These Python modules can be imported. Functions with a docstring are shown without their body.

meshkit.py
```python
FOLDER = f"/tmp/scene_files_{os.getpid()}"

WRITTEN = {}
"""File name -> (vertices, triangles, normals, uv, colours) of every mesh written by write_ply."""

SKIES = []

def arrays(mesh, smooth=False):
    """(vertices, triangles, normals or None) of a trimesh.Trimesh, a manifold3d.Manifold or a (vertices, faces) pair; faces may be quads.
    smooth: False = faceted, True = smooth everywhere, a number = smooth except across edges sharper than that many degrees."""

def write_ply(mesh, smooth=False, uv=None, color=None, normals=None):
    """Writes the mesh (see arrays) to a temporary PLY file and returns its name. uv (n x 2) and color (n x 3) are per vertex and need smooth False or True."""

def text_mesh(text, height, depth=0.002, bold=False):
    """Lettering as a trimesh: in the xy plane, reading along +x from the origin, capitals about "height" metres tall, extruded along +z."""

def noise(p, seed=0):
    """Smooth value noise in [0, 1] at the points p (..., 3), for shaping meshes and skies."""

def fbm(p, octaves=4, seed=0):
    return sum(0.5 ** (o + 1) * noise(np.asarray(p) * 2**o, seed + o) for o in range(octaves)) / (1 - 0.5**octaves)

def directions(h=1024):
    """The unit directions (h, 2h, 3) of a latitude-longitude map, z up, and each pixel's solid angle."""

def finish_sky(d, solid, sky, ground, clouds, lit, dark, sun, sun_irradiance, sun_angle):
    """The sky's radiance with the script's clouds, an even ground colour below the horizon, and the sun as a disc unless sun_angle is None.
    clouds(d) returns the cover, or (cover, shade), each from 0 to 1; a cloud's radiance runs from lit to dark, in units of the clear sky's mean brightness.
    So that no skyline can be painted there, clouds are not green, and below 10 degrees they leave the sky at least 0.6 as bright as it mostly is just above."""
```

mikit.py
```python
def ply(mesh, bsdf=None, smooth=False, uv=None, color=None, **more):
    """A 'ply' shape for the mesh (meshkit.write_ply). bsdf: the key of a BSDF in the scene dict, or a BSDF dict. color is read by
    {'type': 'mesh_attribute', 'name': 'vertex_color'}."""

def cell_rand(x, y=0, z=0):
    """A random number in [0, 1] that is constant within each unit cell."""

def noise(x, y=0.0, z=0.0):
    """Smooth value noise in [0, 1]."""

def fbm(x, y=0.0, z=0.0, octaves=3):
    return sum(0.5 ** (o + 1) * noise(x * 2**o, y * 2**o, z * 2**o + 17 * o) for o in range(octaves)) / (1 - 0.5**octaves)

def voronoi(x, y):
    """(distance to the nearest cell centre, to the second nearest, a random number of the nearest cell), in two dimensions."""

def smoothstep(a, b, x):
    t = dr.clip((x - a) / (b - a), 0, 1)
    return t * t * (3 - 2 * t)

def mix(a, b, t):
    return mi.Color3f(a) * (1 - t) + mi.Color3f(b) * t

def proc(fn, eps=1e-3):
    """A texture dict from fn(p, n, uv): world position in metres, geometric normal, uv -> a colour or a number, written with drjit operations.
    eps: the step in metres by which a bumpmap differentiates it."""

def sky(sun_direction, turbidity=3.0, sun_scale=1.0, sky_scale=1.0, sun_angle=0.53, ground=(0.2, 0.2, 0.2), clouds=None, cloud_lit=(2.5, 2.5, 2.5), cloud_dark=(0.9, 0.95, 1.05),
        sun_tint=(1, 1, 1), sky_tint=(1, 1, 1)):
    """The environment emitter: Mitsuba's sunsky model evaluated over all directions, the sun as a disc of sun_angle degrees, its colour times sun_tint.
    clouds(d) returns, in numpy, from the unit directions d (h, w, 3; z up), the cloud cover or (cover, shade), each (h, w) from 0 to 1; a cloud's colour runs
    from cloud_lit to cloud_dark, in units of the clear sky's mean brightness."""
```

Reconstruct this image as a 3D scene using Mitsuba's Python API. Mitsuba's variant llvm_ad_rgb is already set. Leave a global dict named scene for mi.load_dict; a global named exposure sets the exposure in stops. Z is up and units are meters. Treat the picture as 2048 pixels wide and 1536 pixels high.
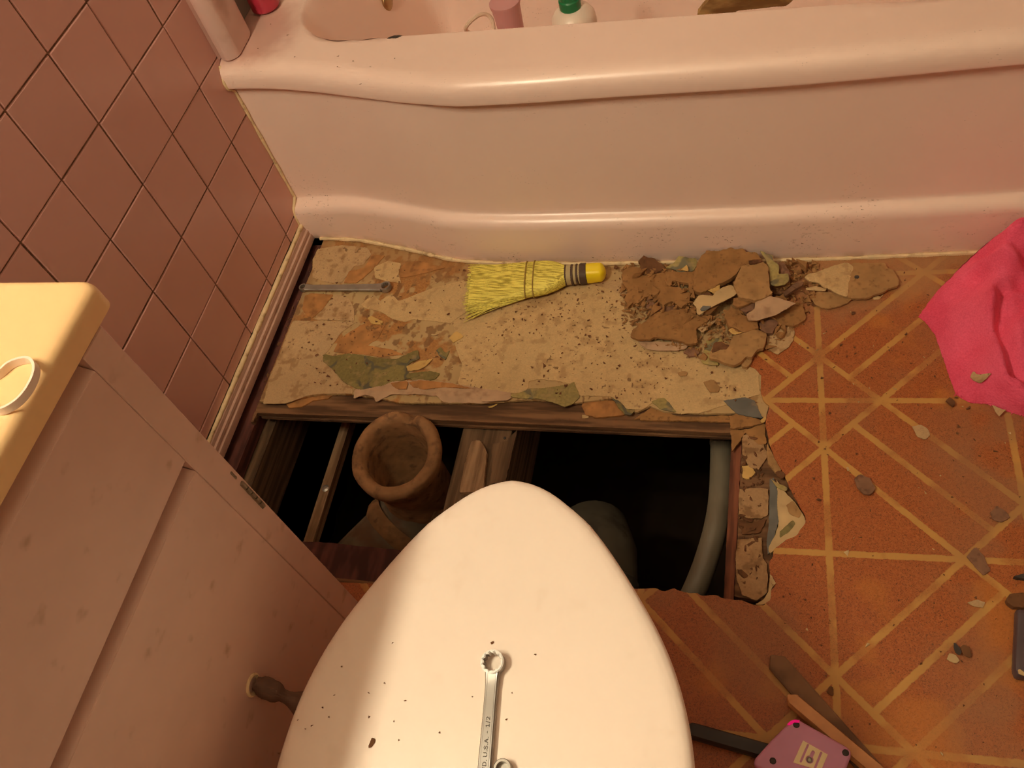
import math, random
import numpy as np, trimesh, drjit as dr, mitsuba as mi, mikit, meshkit
from shapely.geometry import Polygon, Point, LineString, box as sbox
from shapely.ops import unary_union
from shapely import contains_xy
from scipy.spatial import Delaunay
from scipy.interpolate import PchipInterpolator, splprep, splev
from mikit import proc, noise, fbm, voronoi, smoothstep, mix

# ---------------------------------------------------------------- camera, light, exposure
FPX = 1784.15
RM = np.array([[0.95898611, 0.18221635, -0.21712408], [0.0260922, -0.8194919, -0.57249648], [-0.28224965, 0.54335092, -0.79063577]])
EYE = np.array([0.883332, -0.622003, 1.130526])
scene, labels = {}, {}
_m = np.eye(4); _m[:3, 0], _m[:3, 1], _m[:3, 2], _m[:3, 3] = -RM[0], -RM[1], RM[2], EYE
scene['camera'] = {'type': 'perspective', 'fov': math.degrees(2 * math.atan(1024 / FPX)), 'fov_axis': 'x', 'near_clip': 0.02, 'far_clip': 30.0,
                   'to_world': mi.ScalarTransform4f(_m.tolist())}
exposure = 0.27
LAMP = dict(pos=(0.10, -0.72, 1.72), gap=0.17, radius=0.045, rgb=(205, 184, 131))

def ray(u, v): return RM.T @ np.array([(u - 1024) / FPX, (v - 768) / FPX, 1.0])
def at(u, v, z=0.0):
    d = ray(u, v); return EYE + d * (z - EYE[2]) / d[2]
def aty(u, v, y):
    d = ray(u, v); return EYE + d * (y - EYE[1]) / d[1]
def atx(u, v, x):
    d = ray(u, v); return EYE + d * (x - EYE[0]) / d[0]
def pts(L, z=0.0): return np.array([at(u, v, z)[:2] for u, v in L])
def crop(x0, y0, s, L): return [(x0 + a / s, y0 + b / s) for a, b in L]
cA = lambda L: crop(1230, 490, 9.036, L)
cB = lambda L: crop(1380, 480, 8.533, L)
cC = lambda L: crop(1230, 600, 9.036, L)
cD = lambda L: crop(1400, 600, 9.036, L)
cE = lambda L: crop(1580, 500, 7.877, L)
cF = lambda L: crop(500, 430, 3.84, L)
cG = lambda L: crop(900, 470, 4.042, L)
cH = lambda L: crop(1200, 470, 3.84, L)
cI = lambda L: crop(1250, 750, 3.072, L)
cJ = lambda L: crop(1300, 1150, 3.98, L)
cK = lambda L: crop(1648, 1150, 3.98, L)

# ---------------------------------------------------------------- registry
def key(name):
    if name not in scene and name not in labels and not any(k.startswith(name + '__') for k in scene): return name
    i = 1
    while True:
        n = f'{name}_{i:03d}'
        if n not in scene and n not in labels and not any(k.startswith(n + '__') for k in scene): return n
        i += 1
def add(name, mesh, bsdf, parent=None, smooth=False, label=None, cat=None, group=None, kind=None, **kw):
    k = key((parent + '__' if parent else '') + name)
    scene[k] = mikit.ply(mesh, bsdf, smooth=smooth, **kw)
    tag(k, label, cat, group, kind)
    return k
def tag(k, label=None, cat=None, group=None, kind=None):
    d = {a: b for a, b in dict(label=label, category=cat, group=group, kind=kind).items() if b}
    if d: labels[k] = d
def thing(name, label, cat, group=None, kind=None):
    k = key(name); tag(k, label, cat, group, kind); return k

# ---------------------------------------------------------------- materials
def mat(name, rgb, rough=0.6, spec=0.5, bump=None, eps=1e-3, **kw):
    b = {'type': 'principled', 'base_color': rgb if isinstance(rgb, dict) else {'type': 'rgb', 'value': list(rgb)}, 'roughness': rough, 'specular': spec, **kw}
    if bump is not None: b = {'type': 'bumpmap', 'arbitrary': proc(bump[0], eps), 'scale': bump[1], 'bsdf': b}
    scene[name] = {'type': 'twosided', 'bsdf': b}
    return name
C3 = mi.Color3f
def shade(base, freq, amt, dark=None, thr=0.62, w=0.12, dfreq=40.0):
    """base colour with soft tone variation and optional darker blotches."""
    base = tuple(base)
    def fn(p, n, uv):
        t = fbm(p.x * freq, p.y * freq, p.z * freq, octaves=3)
        c = C3(*base) * (1 + amt * (t - 0.5) * 2)
        if dark is not None:
            s = fbm(p.x * dfreq + 3.1, p.y * dfreq, p.z * dfreq + 7.7, octaves=4)
            c = mix(c, C3(*dark), 0.75 * smoothstep(thr - 0.06, thr + w + 0.10, s))
        return c
    return proc(fn)
def tub_fn(p, n, uv):
    c = C3(0.80, 0.60, 0.51) * (0.97 + 0.06 * fbm(p.x * 5, p.y * 5, p.z * 5))
    s = noise(p.x * 420, p.y * 420, p.z * 420)
    lowband = smoothstep(0.16, 0.08, p.z)
    deck = smoothstep(0.37, 0.384, p.z)
    patch = fbm(p.x * 16 + 4, p.y * 16, p.z * 16)
    c = mix(c, C3(0.16, 0.09, 0.05), smoothstep(0.86, 0.93, s) * smoothstep(0.52, 0.66, patch) * (0.25 + 0.75 * lowband))
    c = mix(c, C3(0.34, 0.20, 0.12), 0.40 * smoothstep(0.60, 0.85, fbm(p.x * 160, p.y * 160, p.z * 160, octaves=4)) * smoothstep(0.5, 0.62, patch) * lowband)
    c = mix(c, C3(0.42, 0.28, 0.17), 0.6 * smoothstep(0.022, 0.004, p.z) * smoothstep(0.35, 0.6, fbm(p.x * 30, p.y * 30)))
    # darker pink deck corner: shade painted into the enamel colour
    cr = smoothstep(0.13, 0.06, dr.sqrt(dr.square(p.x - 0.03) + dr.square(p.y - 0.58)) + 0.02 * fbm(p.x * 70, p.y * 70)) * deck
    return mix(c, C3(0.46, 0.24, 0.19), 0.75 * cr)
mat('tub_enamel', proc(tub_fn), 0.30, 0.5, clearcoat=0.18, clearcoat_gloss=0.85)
for i, (r, g, b) in enumerate([(0.54, 0.29, 0.25), (0.525, 0.28, 0.24), (0.555, 0.30, 0.26)]):
    mat(f'tile_glaze_{i}', (r, g, b), 0.28, 0.5)
mat('grout', shade((0.17, 0.095, 0.06), 60, 0.35, (0.05, 0.025, 0.015), 0.5, 0.2, 90), 0.9, 0.2)
mat('wall_paint', (0.30, 0.245, 0.21), 0.7, 0.3)
mat('surround_panel', shade((0.60, 0.40, 0.345), 14, 0.15, (0.40, 0.22, 0.17), 0.58, 0.2, 22), 0.3, 0.5)
mat('ceiling_paint', (0.88, 0.80, 0.72), 0.8, 0.2)
mat('base_paint', shade((0.46, 0.29, 0.225), 40, 0.12, (0.25, 0.15, 0.09), 0.66, 0.14, 70), 0.45, 0.4)
mat('caulk', shade((0.66, 0.50, 0.29), 80, 0.25, (0.22, 0.12, 0.05), 0.60, 0.16, 110), 0.6, 0.3)

PA, PT, PX, PY = 0.0795, math.radians(1.9), 0.0, 0.0
PX, PY = at(1643, 803)[:2]
def vinyl_fn(p, n, uv):
    dx, dy = p.x - PX, p.y - PY
    u = (dx * math.cos(PT) + dy * math.sin(PT)) / PA
    v = (-dx * math.sin(PT) + dy * math.cos(PT)) / PA
    P, Q = u + v, u - v
    P = dr.abs(P - 6 * dr.floor(P / 6 + 0.5)); Q = dr.abs(Q - 6 * dr.floor(Q / 6 + 0.5))
    k = PA / math.sqrt(2)
    d = dr.minimum(dr.abs(P - 1), dr.abs(Q - 1)) * k
    d = dr.minimum(d, dr.select(Q > 1, P * k, 1.0)); d = dr.minimum(d, dr.select(P > 1, Q * k, 1.0))
    same = ((P < 1) & (Q < 1)) | ((P > 1) & (Q > 1))
    d = dr.minimum(d, dr.select(same, dr.abs(P - Q) / 2 * PA, 1.0))
    sp = noise(p.x * 520, p.y * 520); sp2 = noise(p.x * 1100, p.y * 1100)
    worn = fbm(p.x * 9 + 2, p.y * 9)
    c = mix(C3(0.285, 0.069, 0.018), C3(0.36, 0.106, 0.028), sp)
    c = mix(c, C3(0.16, 0.045, 0.016), smoothstep(0.62, 0.82, sp2) * 0.8)
    c = mix(c, C3(0.43, 0.150, 0.026), 0.5 * smoothstep(0.55, 0.72, fbm(p.x * 14 + 9, p.y * 14)))
    line = smoothstep(0.0052, 0.0036, d + 0.0012 * (noise(p.x * 300, p.y * 300) - 0.5))
    fade = smoothstep(0.70, 0.50, fbm(p.x * 22 + 5, p.y * 22 + 1)) * 0.6 + 0.4
    c = mix(c, C3(0.46, 0.245, 0.062), line * fade * 0.9)
    grime = smoothstep(0.50, 0.72, fbm(p.x * 8 + 31, p.y * 8 + 3))
    dustR = smoothstep(1.02, 1.2, p.x) * 0.55
    c = mix(c, C3(0.25, 0.125, 0.06), grime * 0.35 + dustR * smoothstep(0.35, 0.6, fbm(p.x * 17, p.y * 17 + 8)))
    tubdust = smoothstep(0.24, 0.37, p.y) * smoothstep(0.3, 0.6, fbm(p.x * 24, p.y * 24))
    return mix(c, C3(0.33, 0.19, 0.085), 0.6 * tubdust)
def vinyl_bump(p, n, uv): return noise(p.x * 520, p.y * 520) + 0.6 * noise(p.x * 210, p.y * 210)
mat('vinyl_print', proc(vinyl_fn), 0.48, 0.4, bump=(vinyl_bump, 0.00022), eps=4e-4)

def underlay_fn(p, n, uv):
    sp = noise(p.x * 480, p.y * 480); a = fbm(p.x * 26, p.y * 26, octaves=4); b = fbm(p.x * 13 + 5, p.y * 15 + 2, octaves=4); d = fbm(p.x * 55 + 1, p.y * 45 + 9, octaves=3)
    c = mix(C3(0.36, 0.235, 0.105), C3(0.44, 0.30, 0.145), a)
    leftness = smoothstep(0.62, 0.30, p.x + 0.16 * (b - 0.5))
    glue = smoothstep(0.47, 0.56, 0.55 * b + 0.45 * d) * leftness
    c = mix(c, mix(C3(0.27, 0.105, 0.03), C3(0.37, 0.17, 0.05), sp), glue * 0.92)
    c = mix(c, C3(0.16, 0.075, 0.03), 0.75 * smoothstep(0.60, 0.70, fbm(p.x * 70, p.y * 60 + 4)) * leftness)
    c = mix(c, C3(0.25, 0.13, 0.05), 0.7 * smoothstep(0.62, 0.74, fbm(p.x * 90 + 3, p.y * 90)))
    c = mix(c, C3(0.17, 0.09, 0.035), 0.8 * smoothstep(0.80, 0.88, noise(p.x * 230, p.y * 230)) * smoothstep(0.45, 0.6, b))
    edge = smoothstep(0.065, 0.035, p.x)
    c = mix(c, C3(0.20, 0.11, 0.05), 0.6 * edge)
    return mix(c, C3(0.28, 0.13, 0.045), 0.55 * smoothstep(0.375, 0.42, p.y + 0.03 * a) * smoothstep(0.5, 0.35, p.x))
mat('underlay', proc(underlay_fn), 0.75, 0.25, bump=(lambda p, n, uv: fbm(p.x * 160, p.y * 160), 0.0007), eps=6e-4)
def board(base, stain, brown, amt, bl=0.55):
    def fn(p, n, uv):
        a = fbm(p.x * 20, p.y * 20 + 3, octaves=4); b = fbm(p.x * 75 + 2, p.y * 75, octaves=4); sp = noise(p.x * 560, p.y * 560)
        c = C3(*base) * (0.80 + 0.28 * a + 0.16 * sp)
        c = mix(c, C3(*stain), amt * smoothstep(0.50, 0.72, 0.5 * a + 0.5 * b))
        c = mix(c, C3(*brown), bl * smoothstep(0.60, 0.74, b))
        return mix(c, C3(0.13, 0.065, 0.025), 0.75 * smoothstep(0.83, 0.92, noise(p.x * 260, p.y * 260 + 4)) * smoothstep(0.42, 0.62, a))
    return proc(fn)
mat('hardboard_tan', board((0.47, 0.315, 0.15), (0.36, 0.215, 0.095), (0.24, 0.13, 0.055), 0.55, 0.28), 0.75, 0.25, bump=(lambda p, n, uv: fbm(p.x * 200, p.y * 200), 0.0005), eps=6e-4)
mat('hardboard_bare', board((0.41, 0.265, 0.135), (0.31, 0.18, 0.085), (0.25, 0.135, 0.055), 0.9), 0.75, 0.25, bump=(lambda p, n, uv: fbm(p.x * 200 + 7, p.y * 200), 0.0005), eps=6e-4)
mat('hardboard_dull', board((0.315, 0.185, 0.09), (0.23, 0.125, 0.055), (0.15, 0.075, 0.032), 0.9), 0.8, 0.2)
mat('chip_brown', shade((0.27, 0.135, 0.05), 60, 0.30, (0.155, 0.075, 0.03), 0.60, 0.14, 210), 0.9, 0.15, bump=(lambda p, n, uv: fbm(p.x * 240, p.y * 240, p.z * 240), 0.0011), eps=6e-4)
mat('chip_tan', shade((0.32, 0.18, 0.075), 60, 0.28, (0.18, 0.09, 0.035), 0.62, 0.14, 190), 0.9, 0.15, bump=(lambda p, n, uv: fbm(p.x * 260 + 4, p.y * 260, p.z * 260), 0.001), eps=6e-4)
mat('chip_purple', shade((0.205, 0.105, 0.062), 70, 0.35, (0.09, 0.045, 0.028), 0.56, 0.16, 150), 0.9, 0.15)
mat('chip_dark', shade((0.13, 0.058, 0.026), 70, 0.35, (0.05, 0.022, 0.012), 0.58, 0.16, 150), 0.9, 0.15)
mat('paper_cream', shade((0.46, 0.315, 0.155), 40, 0.2, (0.30, 0.18, 0.08), 0.58, 0.2, 60), 0.7, 0.25)
mat('paper_pink', shade((0.41, 0.26, 0.155), 50, 0.22, (0.24, 0.13, 0.07), 0.60, 0.15, 70), 0.7, 0.25)
mat('paper_yellow', shade((0.50, 0.31, 0.10), 60, 0.2, (0.30, 0.15, 0.05), 0.6, 0.2, 90), 0.7, 0.25)
def lino(base, joint, k):
    def fn(p, n, uv):
        f1, f2, r = voronoi(p.x * k + 0.55 * fbm(p.x * 40, p.y * 40), p.y * k + 0.55 * fbm(p.x * 40 + 9, p.y * 40))
        c = C3(*base) * (0.82 + 0.36 * r) * (0.85 + 0.3 * noise(p.x * 380, p.y * 380))
        c = mix(c, C3(*joint), smoothstep(0.15, 0.06, f2 - f1) * smoothstep(0.25, 0.5, fbm(p.x * 30 + 4, p.y * 30)))
        return mix(c, C3(0.30, 0.20, 0.09), 0.5 * smoothstep(0.60, 0.80, fbm(p.x * 90, p.y * 90 + 5)))
    return proc(fn)
mat('lino_olive', lino((0.165, 0.128, 0.040), (0.085, 0.075, 0.045), 15), 0.55, 0.4)
mat('lino_olive_pale', lino((0.27, 0.205, 0.068), (0.13, 0.11, 0.06), 17), 0.55, 0.4)
mat('lino_blue', shade((0.105, 0.10, 0.088), 70, 0.25, (0.26, 0.17, 0.085), 0.66, 0.1, 70), 0.55, 0.4)
mat('glue_orange', shade((0.34, 0.155, 0.05), 60, 0.4, (0.17, 0.07, 0.025), 0.56, 0.16, 90), 0.7, 0.3)
def grain(base, dark, fx, fy, fz):
    def fn(p, n, uv):
        g = fbm(p.x * fx, p.y * fy, p.z * fz, octaves=4)
        return mix(C3(*dark), C3(*base), smoothstep(0.28, 0.72, g))
    return proc(fn)
mat('plank_wood', grain((0.19, 0.095, 0.045), (0.075, 0.036, 0.018), 14, 130, 130), 0.85, 0.2)
mat('plank_red', grain((0.20, 0.068, 0.035), (0.075, 0.025, 0.015), 160, 14, 130), 0.8, 0.2)
mat('joist_wood', grain((0.17, 0.10, 0.055), (0.07, 0.04, 0.022), 150, 10, 150), 0.85, 0.2)
mat('joist_pale', grain((0.34, 0.215, 0.12), (0.17, 0.095, 0.05), 130, 12, 130), 0.85, 0.2)
mat('sill_maroon', grain((0.12, 0.038, 0.028), (0.045, 0.014, 0.011), 90, 20, 90), 0.7, 0.3)
mat('soil', shade((0.035, 0.022, 0.014), 12, 0.4), 1.0, 0.0)
mat('iron_rust', shade((0.26, 0.135, 0.062), 60, 0.45, (0.09, 0.045, 0.025), 0.54, 0.2, 90), 0.9, 0.15, bump=(lambda p, n, uv: fbm(p.x * 190, p.y * 190, p.z * 190), 0.0016), eps=6e-4)
mat('iron_grey', shade((0.15, 0.115, 0.075), 40, 0.35, (0.13, 0.055, 0.028), 0.53, 0.12, 34), 0.8, 0.25, bump=(lambda p, n, uv: fbm(p.x * 90, p.y * 90, p.z * 90), 0.0012), eps=6e-4)
mat('pipe_grey', shade((0.155, 0.125, 0.085), 30, 0.2), 0.55, 0.4)
mat('duct_grey', shade((0.10, 0.085, 0.062), 24, 0.3, (0.045, 0.035, 0.026), 0.56, 0.12, 30), 0.7, 0.3)
mat('lid_plastic', shade((0.86, 0.735, 0.63), 7, 0.05, (0.66, 0.50, 0.37), 0.70, 0.16, 26), 0.32, 0.45)
mat('porcelain', (0.78, 0.66, 0.56), 0.15, 0.5)
mat('steel', (0.36, 0.345, 0.33), 0.27, metallic=1.0)
mat('steel_dull', shade((0.34, 0.31, 0.27), 60, 0.3), 0.40, metallic=0.75)
mat('ink', (0.035, 0.025, 0.02), 0.7)
mat('counter_top', shade((0.72, 0.475, 0.235), 8, 0.05, (0.66, 0.40, 0.10), 0.735, 0.04, 15), 0.25, 0.5)
mat('cabinet_paint', shade((0.56, 0.37, 0.30), 26, 0.07, (0.36, 0.21, 0.13), 0.74, 0.12, 55), 0.38, 0.45)
mat('gap_shade_black', (0.02, 0.012, 0.01), 0.9, 0.1)
mat('hinge_metal', shade((0.16, 0.12, 0.08), 110, 0.5, (0.35, 0.25, 0.16), 0.6, 0.1, 150), 0.5, metallic=0.5)
mat('valve_metal', shade((0.085, 0.042, 0.026), 90, 0.4), 0.65, 0.3)
mat('white_plastic', (0.72, 0.58, 0.47), 0.4, 0.5)
def straw_fn(p, n, uv):
    s = noise(p.x * 40 + p.y * 20, p.y * 900 + p.x * 100, p.z * 900)
    return mix(C3(0.34, 0.27, 0.035), C3(0.76, 0.66, 0.13), smoothstep(0.15, 0.75, s))
mat('straw', proc(straw_fn), 0.65, 0.3)
mat('straw_thread', (0.30, 0.20, 0.05), 0.8, 0.2)
mat('wrap_dark', (0.075, 0.045, 0.030), 0.6, 0.3)
mat('wrap_light', (0.42, 0.33, 0.17), 0.7, 0.3)
mat('yellow_plastic', (0.82, 0.62, 0.012), 0.28, 0.5)
def towel_fn(p, n, uv):
    t = noise(p.x * 620, p.y * 620, p.z * 620); b = fbm(p.x * 22, p.y * 22, p.z * 22)
    return mix(C3(0.62, 0.052, 0.11), C3(0.84, 0.13, 0.23), 0.55 * t + 0.45 * smoothstep(0.3, 0.7, b))
mat('towel_terry', proc(towel_fn), 0.95, 0.1, bump=(lambda p, n, uv: noise(p.x * 620, p.y * 620, p.z * 620), 0.0012), eps=4e-4, sheen=0.6)
mat('stick_dark', grain((0.20, 0.105, 0.055), (0.11, 0.055, 0.03), 40, 40, 200), 0.7, 0.3)
mat('stick_light', grain((0.62, 0.31, 0.13), (0.46, 0.21, 0.085), 35, 35, 200), 0.55, 0.4)
mat('device_pink', shade((0.56, 0.25, 0.40), 40, 0.08), 0.45, 0.4)
mat('device_plate', (0.84, 0.70, 0.42), 0.35, 0.5)
mat('black_plastic', (0.022, 0.018, 0.017), 0.5, 0.4)
mat('case_dark', shade((0.065, 0.045, 0.050), 30, 0.2), 0.4, 0.5)
mat('bottle_pink', (0.58, 0.285, 0.285), 0.35, 0.5)
mat('bottle_white', (0.78, 0.66, 0.55), 0.35, 0.5)
mat('cap_green', (0.010, 0.155, 0.055), 0.28, 0.5)
mat('bottle_red', (0.40, 0.025, 0.05), 0.18, 0.5, clearcoat=0.6)
mat('label_blue', (0.14, 0.12, 0.20), 0.3, 0.5)
mat('board_tan', grain((0.40, 0.26, 0.105), (0.17, 0.085, 0.03), 30, 30, 60), 0.8, 0.2)
mat('scrub_clear', (0.66, 0.50, 0.37), 0.25, 0.5)
mat('brass', (0.42, 0.28, 0.14), 0.35, metallic=1.0)
scene['lamp_lens'] = {'type': 'diffuse', 'reflectance': {'type': 'rgb', 'value': [0.3, 0.02, 0.08]}}
scene['bulb_glass'] = {'type': 'diffuse', 'reflectance': {'type': 'rgb', 'value': [0.8, 0.8, 0.8]}}

# ---------------------------------------------------------------- mesh helpers
R_ = np.random.default_rng(7)
cat_ = trimesh.util.concatenate
def bx(x0, x1, y0, y1, z0, z1, bev=0.0):
    if bev <= 0:
        m = trimesh.creation.box((x1 - x0, y1 - y0, z1 - z0)); m.apply_translation(((x0 + x1) / 2, (y0 + y1) / 2, (z0 + z1) / 2)); return m
    P = [(sx, sy, sz) for sx in (0, 1) for sy in (0, 1) for sz in (0, 1)]
    q = []
    for sx, sy, sz in P:
        c = np.array([(x0, x1)[sx], (y0, y1)[sy], (z0, z1)[sz]], float); s = np.array([1 - 2 * sx, 1 - 2 * sy, 1 - 2 * sz]) * bev
        q += [c + s * (0, 1, 1), c + s * (1, 0, 1), c + s * (1, 1, 0)]
    return trimesh.convex.convex_hull(np.array(q))
def extrude(poly, z0, z1):
    g = [p for p in getattr(poly, 'geoms', [poly]) if p.geom_type == 'Polygon' and p.area > 1e-7]
    m = cat_([trimesh.creation.extrude_polygon(p, z1 - z0, engine='earcut') for p in g]); m.apply_translation((0, 0, z0)); return m
def along(profile, a0, a1, axis='y'):
    """closed profile (x,z) extruded along y, or (y,z) along x."""
    m = trimesh.creation.extrude_polygon(Polygon(profile), a1 - a0, engine='earcut')
    v = m.vertices.copy(); m.vertices = np.c_[v[:, 0], v[:, 2] + a0, v[:, 1]] if axis == 'y' else np.c_[v[:, 2] + a0, v[:, 0], v[:, 1]]
    m.fix_normals(); return m
def tube(path, r, n=10, caps=True, flat=1.0):
    path = np.asarray(path, float); r = np.broadcast_to(r, len(path)); t = np.gradient(path, axis=0); t /= np.linalg.norm(t, axis=1, keepdims=True)
    ref = np.array([0, 0, 1.0]) if abs(t[0][2]) < 0.8 else np.array([1.0, 0, 0])
    V = []
    for i, p in enumerate(path):
        s = np.cross(t[i], ref); s /= np.linalg.norm(s); w = np.cross(s, t[i]); ref = w
        a = np.arange(n) * 2 * np.pi / n
        V.append(p + r[i] * (np.cos(a)[:, None] * s + flat * np.sin(a)[:, None] * w))
    V = np.array(V); L = len(path); F = []
    for i in range(L - 1):
        for j in range(n):
            a, b, c, d = i * n + j, i * n + (j + 1) % n, (i + 1) * n + (j + 1) % n, (i + 1) * n + j
            F += [[a, b, c], [a, c, d]]
    V = V.reshape(-1, 3)
    if caps:
        V = np.vstack([V, path[0], path[-1]]); k = L * n
        for j in range(n):
            F += [[k, (j + 1) % n, j], [k + 1, (L - 1) * n + j, (L - 1) * n + (j + 1) % n]]
    m = trimesh.Trimesh(V, F, process=False); m.fix_normals(); return m
def loft(rings):
    """list of (n,3) rings, closed and capped."""
    n = len(rings[0]); V = np.vstack(rings); F = []; L = len(rings)
    for i in range(L - 1):
        for j in range(n):
            a, b, c, d = i * n + j, i * n + (j + 1) % n, (i + 1) * n + (j + 1) % n, (i + 1) * n + j
            F += [[a, b, c], [a, c, d]]
    V = np.vstack([V, rings[0].mean(0), rings[-1].mean(0)]); k = L * n
    for j in range(n): F += [[k, (j + 1) % n, j], [k + 1, (L - 1) * n + j, (L - 1) * n + (j + 1) % n]]
    m = trimesh.Trimesh(V, F, process=False); m.fix_normals(); return m
def lathe(prof, n=28, centre=(0, 0, 0)):
    m = trimesh.creation.revolve(np.array(prof, float), sections=n); m.fix_normals(); m.apply_translation(centre); return m
def jagged(xy, jag, step=0.004, seed=0):
    """boundary resampled and roughened like torn board."""
    g = Polygon(xy).buffer(0); g = max(getattr(g, 'geoms', [g]), key=lambda q: q.area)
    ring = LineString(list(g.exterior.coords)); n = max(10, int(ring.length / step)); s = np.linspace(0, ring.length, n, endpoint=False)
    P = np.array([ring.interpolate(a).coords[0] for a in s]); c = P.mean(0)
    nx = np.roll(P, -1, 0) - np.roll(P, 1, 0); nn = np.c_[nx[:, 1], -nx[:, 0]]; nn /= np.linalg.norm(nn, axis=1, keepdims=True) + 1e-12
    q = np.c_[P * 120, np.full(n, seed * 3.7)]; o = (meshkit.fbm(q, 3, seed) - 0.5) * 2 + (meshkit.noise(np.c_[P * 420, np.full(n, seed)], seed) - 0.5)
    P = P + nn * (o * jag)[:, None]
    g = Polygon(P).buffer(0); g = max(getattr(g, 'geoms', [g]), key=lambda q: q.area)
    return np.array(g.exterior.coords)[:-1]
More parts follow.
